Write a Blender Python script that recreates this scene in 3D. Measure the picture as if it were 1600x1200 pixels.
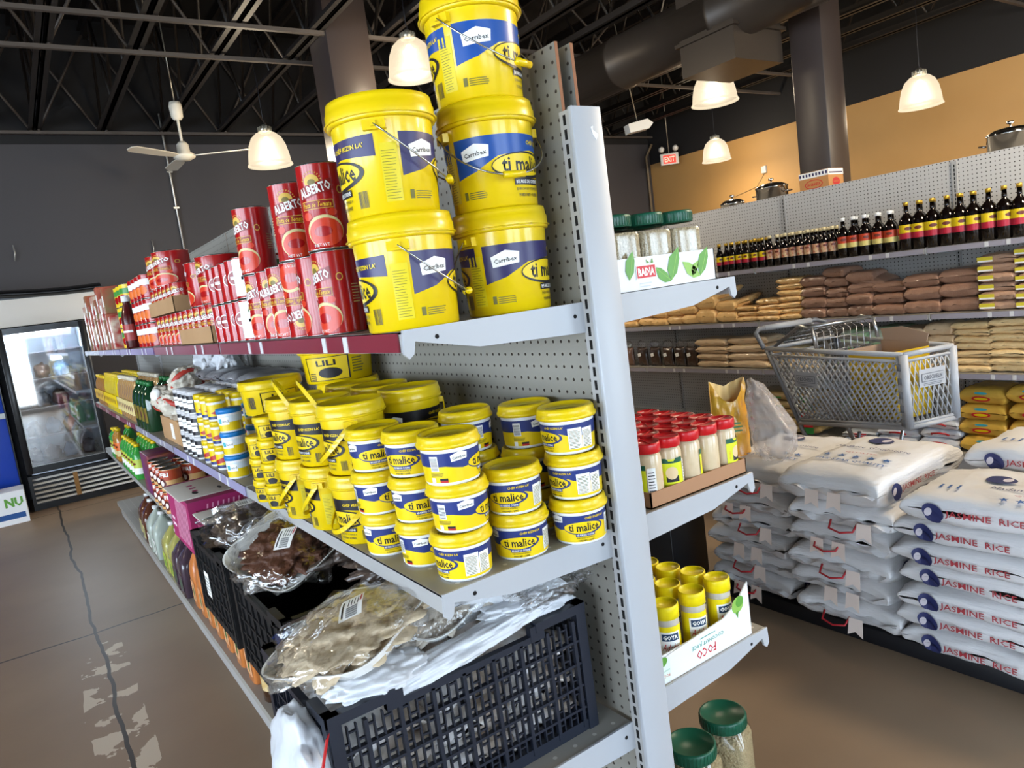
import bpy, bmesh, math, random
from mathutils import Vector, Matrix, Euler
sin, cos, pi, R = math.sin, math.cos, math.pi, math.radians
S = bpy.context.scene
COL = S.collection
for o in list(bpy.data.objects): bpy.data.objects.remove(o)
random.seed(7)

# ------------------------------------------------------------------ camera
CAM = Vector((-0.9253, -1.0424, 1.5))
CR = Vector((0.81300919, -0.56694952, -0.13260582)); CU = Vector((0.18250428, 0.03186782, 0.98268847)); CF = Vector((0.5529089, 0.82313588, -0.12937955))
FPX = 1131.87
cd = bpy.data.cameras.new('camera'); co = bpy.data.objects.new('camera', cd); COL.objects.link(co)
cd.sensor_width = 36; cd.lens = FPX / 1600 * 36; cd.clip_start = .02; cd.clip_end = 200
mw = Matrix.Identity(4)
for i in range(3):
    mw[i][0] = CR[i]; mw[i][1] = CU[i]; mw[i][2] = -CF[i]; mw[i][3] = CAM[i]
co.matrix_world = mw
S.camera = co
def at(px, py, ax, val):
    """point of the plane (axis = val) that the photograph shows at px, py"""
    v = CF + CR * ((px - 800) / FPX) - CU * ((py - 600) / FPX)
    return CAM + v * ((val - CAM[ax]) / v[ax])

# ------------------------------------------------------------------ light
W = bpy.data.worlds.new('sky'); S.world = W; W.use_nodes = True
nt = W.node_tree; nt.nodes.clear()
bg = nt.nodes.new('ShaderNodeBackground'); ow = nt.nodes.new('ShaderNodeOutputWorld')
bg.inputs[0].default_value = (.62, .80, 1.0, 1); bg.inputs[1].default_value = 6.0
nt.links.new(bg.outputs[0], ow.inputs[0])
def light(name, typ, loc, energy, color=(1, 1, 1), rot=(0, 0, 0), **kw):
    l = bpy.data.lights.new(name, typ); l.energy = energy; l.color = color
    for k, v in kw.items(): setattr(l, k, v)
    o = bpy.data.objects.new(name, l); COL.objects.link(o); o.location = loc; o.rotation_euler = rot
    return o
light('sun', 'SUN', (0, -20, 20), 3.0, (1, .95, .85), (R(-20), R(12), 0), angle=R(.6))
WINS = [(-2.3, -.6), (-.2, 1.5), (3.4, 5.1), (5.5, 7.2)]   # the storefront panes behind the camera
YF = -6.2
for a, b in WINS:
    light('window_daylight', 'AREA', ((a + b) / 2, YF + .06, 1.62), 21 * (b - a) / 1.7, (.90, .95, 1.0), (R(90), 0, 0), shape='RECTANGLE', size=b - a - .06, size_y=2.8)
ADDED_LWIN = [(-5.7, -3.7), (-3.3, -1.3), (-.9, 1.1), (1.5, 3.5)]                                        # unseen panes added in the left wall, for daylight on left-facing goods
for a, b in ADDED_LWIN:
    light('window_daylight', 'AREA', (-8.0 + .06, (a + b) / 2, 1.62), 60, (.88, .94, 1.0), (0, R(-90), 0), shape='RECTANGLE', size=2.8, size_y=b - a - .06)  # daylight from the added left panes
S.view_settings.view_transform = 'Standard'; S.view_settings.look = 'None'
S.view_settings.exposure = 0.85; S.view_settings.gamma = 1.0
S.view_settings.use_curve_mapping = False

# ------------------------------------------------------------------ materials
def lin(h):
    h = h.lstrip('#'); c = [int(h[i:i + 2], 16) / 255 for i in (0, 2, 4)]
    return [x / 12.92 if x <= .04045 else ((x + .055) / 1.055) ** 2.4 for x in c] + [1]
MATS = {}
def M(name, hexc='#808080', rough=.5, metal=0, coat=0, trans=0, mix=None, bump=None, emit=0, alpha=1, ior=1.45, spec=.5):
    """mix=(hex2, scale, contrast[, kind]); bump=(scale, strength)"""
    if name in MATS: return MATS[name]
    m = bpy.data.materials.new(name); m.use_nodes = True; t = m.node_tree; b = t.nodes['Principled BSDF']
    I = b.inputs; I['Base Color'].default_value = lin(hexc); I['Roughness'].default_value = rough; I['Metallic'].default_value = metal
    I['Coat Weight'].default_value = coat * .6; I['Coat Roughness'].default_value = .08; I['Transmission Weight'].default_value = trans
    I['IOR'].default_value = ior; I['Alpha'].default_value = alpha; I['Specular IOR Level'].default_value = spec
    if emit: I['Emission Color'].default_value = lin(hexc); I['Emission Strength'].default_value = emit
    if mix or bump:
        tc = t.nodes.new('ShaderNodeTexCoord')
    if mix:
        kind = mix[3] if len(mix) > 3 else 'noise'
        if kind == 'noise':
            n = t.nodes.new('ShaderNodeTexNoise'); n.inputs['Scale'].default_value = mix[1]; n.inputs['Detail'].default_value = 4; out = n.outputs[0]
        else:
            n = t.nodes.new('ShaderNodeTexVoronoi'); n.inputs['Scale'].default_value = mix[1]; out = n.outputs['Distance']
        t.links.new(tc.outputs['Object'], n.inputs['Vector'])
        r = t.nodes.new('ShaderNodeValToRGB'); c = mix[2]
        r.color_ramp.elements[0].position = .5 - .5 * c if kind == 'noise' else .1; r.color_ramp.elements[1].position = .5 + .5 * c if kind == 'noise' else .6
        r.color_ramp.elements[0].color = lin(hexc); r.color_ramp.elements[1].color = lin(mix[0])
        t.links.new(out, r.inputs[0]); t.links.new(r.outputs[0], I['Base Color'])
    if bump:
        n2 = t.nodes.new('ShaderNodeTexNoise'); n2.inputs['Scale'].default_value = bump[0]; n2.inputs['Detail'].default_value = 3
        if len(bump) > 2: mp = t.nodes.new('ShaderNodeMapping'); mp.inputs['Scale'].default_value = bump[2]; t.links.new(tc.outputs['Object'], mp.inputs[0]); t.links.new(mp.outputs[0], n2.inputs['Vector'])
        else: t.links.new(tc.outputs['Object'], n2.inputs['Vector'])
        bp = t.nodes.new('ShaderNodeBump'); bp.inputs['Strength'].default_value = bump[1]; bp.inputs['Distance'].default_value = .02
        t.links.new(n2.outputs[0], bp.inputs['Height']); t.links.new(bp.outputs[0], I['Normal'])
    MATS[name] = m; return m

def dotted(name, hexc, dot, ax=('Y', 'Z'), pitch=.0254, rad=.13, rough=.45, metal=0):
    """paint with a square grid of punched holes"""
    m = M(name, hexc, rough, metal); t = m.node_tree; L = t.links.new
    g = t.nodes.new('ShaderNodeNewGeometry'); s = t.nodes.new('ShaderNodeSeparateXYZ'); L(g.outputs['Position'], s.inputs[0])
    def mth(op, a, b=None):
        n = t.nodes.new('ShaderNodeMath'); n.operation = op
        for i, x in enumerate((a, b)):
            if x is None: continue
            if isinstance(x, (int, float)): n.inputs[i].default_value = x
            else: L(x, n.inputs[i])
        return n.outputs[0]
    q = []
    for a in ax:
        f = mth('SUBTRACT', mth('FRACT', mth('DIVIDE', mth('ADD', s.outputs[a], 100.0), pitch)), .5); q.append(mth('MULTIPLY', f, f))
    d = mth('LESS_THAN', mth('ADD', q[0], q[1]), rad * rad)
    mx = t.nodes.new('ShaderNodeMix'); mx.data_type = 'RGBA'; L(d, mx.inputs['Factor'])
    mx.inputs['A'].default_value = lin(hexc); mx.inputs['B'].default_value = lin(dot)
    L(mx.outputs['Result'], t.nodes['Principled BSDF'].inputs['Base Color'])
    return m

# ------------------------------------------------------------------ mesh building
class MB:
    def __init__(s): s.v = []; s.f = []; s.m = []; s.sm = []; s.mats = []
    def mi(s, m):
        if m not in s.mats: s.mats.append(m)
        return s.mats.index(m)
    def add(s, vs, fs, m, smooth=False, X=None):
        k = len(s.v); s.v += [tuple(X @ Vector(p)) if X else tuple(p) for p in vs]
        i = s.mi(m)
        for f in fs: s.f.append([k + q for q in f]); s.m.append(i); s.sm.append(smooth)
        return s
    def box(s, x0, y0, z0, x1, y1, z1, m, X=None, c=0):
        if not c:
            vs = [(x, y, z) for z in (z0, z1) for y in (y0, y1) for x in (x0, x1)]
            return s.add(vs, [(0, 2, 3, 1), (4, 5, 7, 6), (0, 1, 5, 4), (2, 6, 7, 3), (0, 4, 6, 2), (1, 3, 7, 5)], m, False, X)
        bm = bmesh.new(); bmesh.ops.create_cube(bm, size=1)
        for v in bm.verts: v.co = ((x0 + x1) / 2 + v.co.x * (x1 - x0), (y0 + y1) / 2 + v.co.y * (y1 - y0), (z0 + z1) / 2 + v.co.z * (z1 - z0))
        bmesh.ops.bevel(bm, geom=bm.edges[:], offset=c, segments=2, affect='EDGES', profile=.5)
        s.bm(bm, m, True, X); return s
    def bm(s, bm, m, smooth=False, X=None):
        bm.verts.index_update()
        s.add([tuple(v.co) for v in bm.verts], [[v.index for v in f.verts] for f in bm.faces], m, smooth, X); bm.free()
    def lathe(s, prof, m, seg=24, X=None, a0=0, a1=2 * pi, smooth=True, ell=1):
        full = abs(a1 - a0 - 2 * pi) < 1e-6; n = seg if full else seg + 1
        vs = []; fs = []
        for r, z in prof:
            for j in range(n):
                a = a0 + (a1 - a0) * j / seg; vs.append((r * cos(a), r * sin(a) * ell, z))
        for i in range(len(prof) - 1):
            for j in range(seg):
                a, b = i * n + j, i * n + (j + 1) % n
                q = (a, b, b + n, a + n)
                if prof[i][0] < 1e-7: q = (a, b + n, a + n)
                elif prof[i + 1][0] < 1e-7: q = (a, b, a + n)
                fs.append(q)
        return s.add(vs, fs, m, smooth, X)
    def tube(s, pts, r, m, seg=6, closed=False, X=None, cap=True):
        pts = [Vector(p) for p in pts]; n = len(pts); vs = []; fs = []; up = None
        for i, p in enumerate(pts):
            a = pts[(i - 1) % n] if closed or i else p; b = pts[(i + 1) % n] if closed or i < n - 1 else p
            d = (b - a).normalized()
            if up is None: up = d.cross(Vector((0, 0, 1)) if abs(d.z) < .9 else Vector((1, 0, 0))).normalized()
            up = (up - d * up.dot(d)).normalized(); w = d.cross(up)
            rr = r[i] if isinstance(r, (list, tuple)) else r
            for j in range(seg):
                t = 2 * pi * j / seg; vs.append(p + (up * cos(t) + w * sin(t)) * rr)
        for i in range(n if closed else n - 1):
            for j in range(seg):
                a = i * seg + j; b = i * seg + (j + 1) % seg; c = ((i + 1) % n) * seg
                fs.append((a, b, c + (j + 1) % seg, c + j))
        if not closed and cap: fs.append(tuple(range(seg))[::-1]); fs.append(tuple((n - 1) * seg + j for j in range(seg)))
        return s.add(vs, fs, m, True, X)
    def prism(s, poly, z0, z1, m, X=None):
        n = len(poly)
        vs = [(x, y, z0) for x, y in poly] + [(x, y, z1) for x, y in poly]
        return s.add(vs, [tuple(range(n))[::-1], tuple(range(n, 2 * n))] + [(i, (i + 1) % n, n + (i + 1) % n, n + i) for i in range(n)], m, False, X)
    def grid(s, fn, nu, nv, m, smooth=True, X=None):
        vs = [fn(i / nu, j / nv) for i in range(nu + 1) for j in range(nv + 1)]
        fs = [(i * (nv + 1) + j, (i + 1) * (nv + 1) + j, (i + 1) * (nv + 1) + j + 1, i * (nv + 1) + j + 1) for i in range(nu) for j in range(nv)]
        return s.add(vs, fs, m, smooth, X)
    def mesh(s, name):
        me = bpy.data.meshes.new(name); me.from_pydata(s.v, [], s.f)
        for m in s.mats: me.materials.append(m)
        me.polygons.foreach_set('material_index', s.m); me.polygons.foreach_set('use_smooth', s.sm); me.update()
        return me
def link(name, me, parent=None, loc=None):
    if isinstance(me, MB): me = me.mesh(name)
    o = bpy.data.objects.new(name, me); COL.objects.link(o)
    if parent: o.parent = parent
    if loc is not None: o.location = loc
    return o
def tag(o, label, cat, group=None, kind=None):
    if label: o['label'] = label
    if cat: o['category'] = cat
    if group: o['group'] = group
    if kind: o['kind'] = kind
    return o
def thing(name, label, cat, loc=(0, 0, 0), rz=0, group=None, rot=None):
    o = bpy.data.objects.new(name, None); COL.objects.link(o); o.empty_display_size = .05
    o.location = loc; o.rotation_euler = rot or (0, 0, rz); return tag(o, label, cat, group)
def struct(name, mb): o = link(name, mb); o['kind'] = 'structure'; return o
class Kind:
    """a thing with its parts, built once; every place() copies the thing and each of its parts"""
    def __init__(s, name, cat, parts):
        s.name, s.cat, s.parts = name, cat, [(p[0], p[1].mesh(p[0]) if isinstance(p[1], MB) else p[1], [(q[0], q[1].mesh(q[0]) if isinstance(q[1], MB) else q[1]) for q in (p[2] if len(p) > 2 else [])]) for p in parts]
    def place(s, loc, rz=0, label=None, group=None, rot=None, scale=None, turn=None):
        if len(s.parts) == 1 and not s.parts[0][2]:
            o = link(s.name, s.parts[0][1]); o.location = loc; o.rotation_euler = rot or (0, 0, rz); tag(o, label, s.cat, group)
        else:
            o = thing(s.name, label, s.cat, loc, rz, group, rot)
            for n, me, sub in s.parts:
                if me is None: continue
                c = link(n, me, o)
                if turn is not None and n == 'label': c.rotation_euler.z = turn - rz
                for n2, me2 in sub: link(n2, me2, c)
        if scale: o.scale = scale if isinstance(scale, (tuple, list)) else (scale,) * 3
        return o
ORD = ['first', 'second', 'third', 'fourth', 'fifth', 'sixth', 'seventh', 'eighth', 'ninth', 'tenth', 'eleventh', 'twelfth', 'thirteenth', 'fourteenth', 'fifteenth', 'sixteenth', 'seventeenth', 'eighteenth', 'nineteenth', 'twentieth']
def lvl(k, n): return 'alone' if n == 1 else ['bottom', 'top'][k] if n == 2 else 'bottom' if k == 0 else 'top' if k == n - 1 else 'middle' if n == 3 else ORD[k] + ' up'

# ------------------------------------------------------------------ flat print (labels, lettering) laid on a surface
TXT = {}
def text_mesh(s, bold=0, res=1):
    k = (s, bold, res)
    if k not in TXT:
        cu = bpy.data.curves.new('t', 'FONT'); cu.body = s; cu.size = 1; cu.resolution_u = res; cu.offset = bold
        ob = bpy.data.objects.new('t', cu); me = ob.to_mesh()
        vs = [(v.co.x, v.co.y) for v in me.vertices]; fs = [list(p.vertices) for p in me.polygons]
        ob.to_mesh_clear(); bpy.data.objects.remove(ob); bpy.data.curves.remove(cu)
        if vs:
            x0, x1 = min(v[0] for v in vs), max(v[0] for v in vs); y0, y1 = min(v[1] for v in vs), max(v[1] for v in vs)
            vs = [(v[0] - (x0 + x1) / 2, v[1] - (y0 + y1) / 2) for v in vs]
            TXT[k] = (vs, fs, x1 - x0, y1 - y0)
        else: TXT[k] = ([], [], 1, 1)
    return TXT[k]
class Print:
    def __init__(s): s.v = []; s.f = []; s.m = []; s.mats = []
    def _a(s, vs, fs, z, m):
        if m not in s.mats: s.mats.append(m)
        k = len(s.v); s.v += [(x, y, z) for x, y in vs]
        for f in fs: s.f.append([k + q for q in f]); s.m.append(s.mats.index(m))
        return s
    def rect(s, x0, y0, x1, y1, m, z=1): return s._a([(x0, y0), (x1, y0), (x1, y1), (x0, y1)], [(0, 1, 2, 3)], z, m)
    def poly(s, p, m, z=1): return s._a(p, [tuple(range(len(p)))], z, m)
    def ell(s, cx, cy, rx, ry, m, z=1, n=20, rot=0):
        return s._a([(cx + rx * cos(2 * pi * i / n) * cos(rot) - ry * sin(2 * pi * i / n) * sin(rot), cy + rx * cos(2 * pi * i / n) * sin(rot) + ry * sin(2 * pi * i / n) * cos(rot)) for i in range(n)], [tuple(range(n))], z, m)
    def text(s, t, cx, cy, h, m, z=3, w=None, bold=0, shear=0, rot=0, res=1):
        vs, fs, tw, th = text_mesh(t, bold, res); sy = h / th; sx = w / tw if w else sy; c, d = cos(rot), sin(rot); q = []
        for x, y in vs:
            x, y = x * sx + y * sy * shear, y * sy; q.append((cx + x * c - y * d, cy + x * d + y * c))
        return s._a(q, fs, z, m)
    def lines(s, x0, y0, x1, y1, n, m, z=2, fill=.45, rag=.2):
        h = (y1 - y0) / n
        for i in range(n): s.rect(x0, y0 + h * i, x1 - (x1 - x0) * rag * random.random(), y0 + h * (i + fill), m, z)
        return s
    def bars(s, x0, y0, x1, y1, n, m, z=2):
        w = (x1 - x0) / n
        for i in range(n): s.rect(x0 + w * i, y0, x0 + w * (i + random.choice((.35, .5, .65))), y1, m, z)
        return s
    def star(s, cx, cy, r, m, z=2):
        return s.poly([(cx + (r if i % 2 == 0 else r * .4) * sin(pi * i / 5), cy + (r if i % 2 == 0 else r * .4) * cos(pi * i / 5)) for i in range(10)], m, z)
    def mesh(s, name, fn, step=None, off=.00025):
        """fn(x, y, height above the surface) -> point"""
        bm = bmesh.new(); vs = [bm.verts.new(p) for p in s.v]
        for f, m in zip(s.f, s.m):
            try: bm.faces.new([vs[i] for i in f]).material_index = m
            except ValueError: pass
        if step:
            x0 = min(p[0] for p in s.v); x1 = max(p[0] for p in s.v); x = math.ceil(x0 / step) * step
            while x < x1:
                bmesh.ops.bisect_plane(bm, geom=bm.verts[:] + bm.edges[:] + bm.faces[:], plane_co=(x, 0, 0), plane_no=(1, 0, 0)); x += step
        for v in bm.verts: v.co = fn(v.co.x, v.co.y, v.co.z * off)
        me = bpy.data.meshes.new(name); bm.to_mesh(me); bm.free()
        for m in s.mats: me.materials.append(m)
        for p in me.polygons: p.use_smooth = True
        return me
def on_can(r, z0=0, r1=None, h=1, a0=0):
    """print wrapped on a can / cone; x is arc length, front faces -Y"""
    r1 = r if r1 is None else r1
    def fn(x, y, o):
        q = r + (r1 - r) * y / h; a = x / r + a0; return Vector(((q + o) * sin(a), -(q + o) * cos(a), z0 + y))
    return fn
def on_plane(o, ux, uy):
    o, ux, uy = Vector(o), Vector(ux).normalized(), Vector(uy).normalized(); n = ux.cross(uy)
    return lambda x, y, k: o + ux * x + uy * y + n * k
# ------------------------------------------------------------------ the room
XL, XR_, YB, ZC = -8.0, 8.6, 8.0, 4.9
floor_m = M('polished_concrete', '#7D6855', .46, mix=('#98826A', 1.3, .7), bump=(40, .02), spec=.28)
def floor_nodes():
    t = floor_m.node_tree; L = t.links.new; b = t.nodes['Principled BSDF']
    g = t.nodes.new('ShaderNodeNewGeometry'); s = t.nodes.new('ShaderNodeSeparateXYZ')
    n = t.nodes.new('ShaderNodeTexNoise'); n.inputs['Scale'].default_value = 1.6; n.inputs['Detail'].default_value = 3
    L(g.outputs['Position'], n.inputs['Vector'])
    v = t.nodes.new('ShaderNodeVectorMath'); v.operation = 'MULTIPLY_ADD'; L(n.outputs['Color'], v.inputs[0]); v.inputs[1].default_value = (.09, .09, 0); L(g.outputs['Position'], v.inputs[2]); L(v.outputs[0], s.inputs[0])
    def mth(op, a, b_=None):
        q = t.nodes.new('ShaderNodeMath'); q.operation = op
        for i, x in enumerate((a, b_)):
            if x is None: continue
            if isinstance(x, (int, float)): q.inputs[i].default_value = x
            else: L(x, q.inputs[i])
        return q.outputs[0]
    # saw joints: along Y at x = -0.82 (+3.6 m), along X at y = 3.4 (+3.6 m)
    jx = mth('LESS_THAN', mth('ABSOLUTE', mth('SUBTRACT', mth('MODULO', mth('ADD', s.outputs[0], .79 + 36 + 1.8), 3.6), 1.8)), .008)
    jy = mth('LESS_THAN', mth('ABSOLUTE', mth('SUBTRACT', mth('MODULO', mth('ADD', s.outputs[1], 36 - 3.38 + 1.8), 3.6), 1.8)), .007)
    j = mth('MAXIMUM', jx, jy)
    # worn filler beside the long joint
    n2 = t.nodes.new('ShaderNodeTexNoise'); n2.inputs['Scale'].default_value = 7; n2.inputs['Detail'].default_value = 5; L(g.outputs['Position'], n2.inputs['Vector'])
    band = mth('LESS_THAN', mth('ABSOLUTE', mth('ADD', s.outputs[0], .80)), .10)
    pt = mth('MULTIPLY', mth('MULTIPLY', mth('GREATER_THAN', n2.outputs[0], .54), band), mth('LESS_THAN', s.outputs[1], 3.2))
    ramp = [x for x in t.nodes if x.bl_idname == 'ShaderNodeValToRGB'][0]
    m1 = t.nodes.new('ShaderNodeMix'); m1.data_type = 'RGBA'; L(pt, m1.inputs['Factor']); L(ramp.outputs[0], m1.inputs['A']); m1.inputs['B'].default_value = lin('#C9BCA6')
    m2 = t.nodes.new('ShaderNodeMix'); m2.data_type = 'RGBA'; L(j, m2.inputs['Factor']); L(m1.outputs['Result'], m2.inputs['A']); m2.inputs['B'].default_value = lin('#39312A')
    L(m2.outputs['Result'], b.inputs['Base Color'])
floor_nodes()
struct('floor', MB().box(XL, YF, -.1, XR_, YB, 0, floor_m))
grey_wall = M('charcoal_wall_paint', '#3F3D40', .6, bump=(30, .03))
black = M('black_ceiling_paint', '#131214', .75)
tan = M('ochre_wall_paint', '#B08A55', .6, mix=('#A8824E', 3, .9))
cream = M('cream_wall_paint', '#8E857A', .7)
struct('wall_back', MB().box(XL, YB, 0, XR_, YB + .1, 3.62, grey_wall).box(XL, YB, 3.62, XR_, YB + .1, ZC, black))
struct('wall_right', MB().box(XR_, YF, 0, XR_ + .1, YB + .1, 3.275, tan).box(XR_, YF, 3.275, XR_ + .1, YB + .1, ZC, black))
wl = MB(); ys = [YF] + [q for w in ADDED_LWIN for q in w] + [YB]
for i in range(0, len(ys), 2): wl.box(XL - .1, ys[i], 0, XL, ys[i + 1], 3.62, cream)
for a, b in ADDED_LWIN: wl.box(XL - .1, a, 0, XL, b, .2, cream).box(XL - .1, a, 3.05, XL, b, 3.62, cream)
struct('wall_left', wl.box(XL - .1, YF, 3.62, XL, YB, ZC, black))
struct('ceiling', MB().box(XL, YF, ZC, XR_, YB, ZC + .1, black))
wf = MB()
xs = [XL] + [q for w in WINS for q in w] + [XR_]
for i in range(0, len(xs), 2): wf.box(xs[i], YF - .12, 0, xs[i + 1], YF, ZC, cream)
for a, b in WINS: wf.box(a, YF - .12, 0, b, YF, .2, cream).box(a, YF - .12, 3.05, b, YF, ZC, cream)
struct('wall_front', wf)
alu = M('brushed_aluminium', '#9A9A98', .35, .9)
glass = M('window_glass', '#FFFFFF', 0, trans=1, alpha=.12)
for i, (a, b) in enumerate(ADDED_LWIN):
    struct('window_%d' % (i + 5), MB().box(XL - .08, a, .2, XL - .03, b, .26, M('window_frame_metal', '#9A9A98', .35, .9)).box(XL - .08, a, 2.99, XL - .03, b, 3.05, M('window_frame_metal')).box(XL - .08, a, .26, XL - .03, a + .05, 2.99, M('window_frame_metal')).box(XL - .08, b - .05, .26, XL - .03, b, 2.99, M('window_frame_metal')))  # frames around the added left panes
for i, (a, b) in enumerate(WINS):
    w = struct('window_%d' % (i + 1), MB().box(a, YF - .09, .2, b, YF - .03, .26, alu).box(a, YF - .09, 2.99, b, YF - .03, 3.05, alu).box(a, YF - .09, .26, a + .05, YF - .03, 2.99, alu).box(b - .05, YF - .09, .26, b, YF - .03, 2.99, alu))
struct('trim_1', MB().box(XL, YF - 30, -.16, XR_ + 8, YF - .12, -.1, M('pavement', '#B9B4A8', .8)))
# ceiling steel: joists along Y with zigzag webs, bridging rods along X
steel = M('black_painted_steel', '#1E1A18', .5, bump=(12, .05)); rod = M('grey_bridging_rod', '#4B443F', .5)
def joist(x, lab):
    t = thing('steel_joist', lab, 'ceiling joist', (x, 0, 0), group='open web joists under the roof deck')
    y0, y1 = YF + .1, YB - .02
    link('bottom_chord', MB().box(-.06, y0, 3.75, -.012, y1, 3.76, steel).box(.012, y0, 3.75, .06, y1, 3.76, steel).box(-.022, y0, 3.75, -.012, y1, 3.82, steel).box(.012, y0, 3.75, .022, y1, 3.82, steel), t)
    link('top_chord', MB().box(-.06, y0, 4.78, .06, y1, 4.79, steel).box(-.02, y0, 4.70, .02, y1, 4.78, steel), t)
    w = MB(); n = 14; d = (y1 - y0) / n
    for k in range(n):
        ya = y0 + d * k; w.tube([(0, ya, 3.79), (0, ya + d / 2, 4.74), (0, ya + d, 3.79)], .016, steel, 5)
    link('web', w, t)
JX = [1.54 + .62 * k for k in range(-10, 11) if k != 6]
for i, x in enumerate(JX): joist(x, 'black open web steel joist under the ceiling, %s from the left wall' % ORD[i])
for i, y in enumerate((-2.6, -.2, 2.3, 4.75, 5.4, 7.9)):
    z = 3.70 if y != 4.75 else 3.72
    r = link('bridging_rod', MB().box(XL, y - .018, z, XR_, y + .018, z + .03, rod)); tag(r, 'long thin steel rod crossing below the joists, %s from the back wall' % ORD[5 - i], 'ceiling rod', 'rods crossing under the joists')
    if y in (2.3, 5.4, 7.9):
        for j in range(3, len(JX) - 1):
            a, b = JX[j], JX[j + 1]
            q = link('cross_brace', MB().tube([(a + .03, y + .02, 3.74), (b - .03, y + .02, 4.72)], .014, rod, 5).tube([(a + .03, y + .05, 4.72), (b - .03, y + .05, 3.74)], .014, rod, 5))
            tag(q, 'crossed pair of braces between the %s and %s joists, %s row from the back' % (ORD[j], ORD[j + 1], {7.9: 'first', 5.4: 'second', 2.3: 'third'}[y]), 'ceiling brace', 'cross braces between the joists')
# columns
colb = M('dark_column_paint', '#3B3331', .35)
tag(link('column', MB().box(1.605, 4.72, 0, 1.985, 5.10, ZC, colb, c=.006)), 'square dark brown column rising behind the yellow pails', 'column')
tag(link('column', MB().box(4.91, 2.48, 0, 5.20, 2.77, ZC, colb, c=.006)), 'square black column rising behind the far rack', 'column')
# duct along Y with a square branch box
duct = M('dark_duct_metal', '#3B342E', .42, .3, bump=(8, .03))
dt = thing('air_duct', 'long round black air duct running under the joists above the right aisle', 'air duct', (4.35, 0, 3.495))
dm = MB(); prof = []
y = -4.2
X = Matrix.Rotation(R(-90), 4, 'X')
pr = [(0, -4.2)]
while y < 7.6: pr += [(.24, y), (.24, y + 1.15), (.25, y + 1.16), (.25, y + 1.2)]; y += 1.2
pr += [(0, y)]
dm.lathe(pr, duct, 28, X)
link('duct_pipe', dm, dt)
bz = at(1130, 88, 1, 2.75).z - 3.495
link('branch_box', MB().box(-.20, 2.75, bz, .42, 3.30, .24, duct).box(-.23, 2.72, bz + .25, .45, 3.33, bz + .28, duct), dt)
# conduit on the back wall, hanging cords
con = M('galvanized_conduit', '#B5B3AE', .3, .6)
p = at(263, 225, 1, 7.97); q = at(288, 390, 1, 7.97)
cm = MB().tube([(q.x, 7.97, 0), (q.x, 7.97, 3.62), (q.x, 7.97, 3.95)], .012, con, 6)
for z in (2.2, 2.9, 3.3): cm.box(q.x - .03, 7.955, z, q.x + .03, 7.99, z + .02, con)
tag(link('conduit', cm), 'thin vertical metal conduit on the charcoal back wall', 'conduit')
for px, y0, y1, lab in ((20, 383, 408, 'short loose cord hanging on the dark back wall, far left'), (237, 375, 400, 'short loose cord hanging on the dark back wall left of the conduit')):
    a, b = at(px, y0, 1, 7.97), at(px + 3, y1, 1, 7.97)
    tag(link('loose_cord', MB().tube([a, (a + b) / 2 + Vector((.01, 0, 0)), b], .006, con, 5)), lab, 'cord', 'cords on the back wall')

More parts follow.
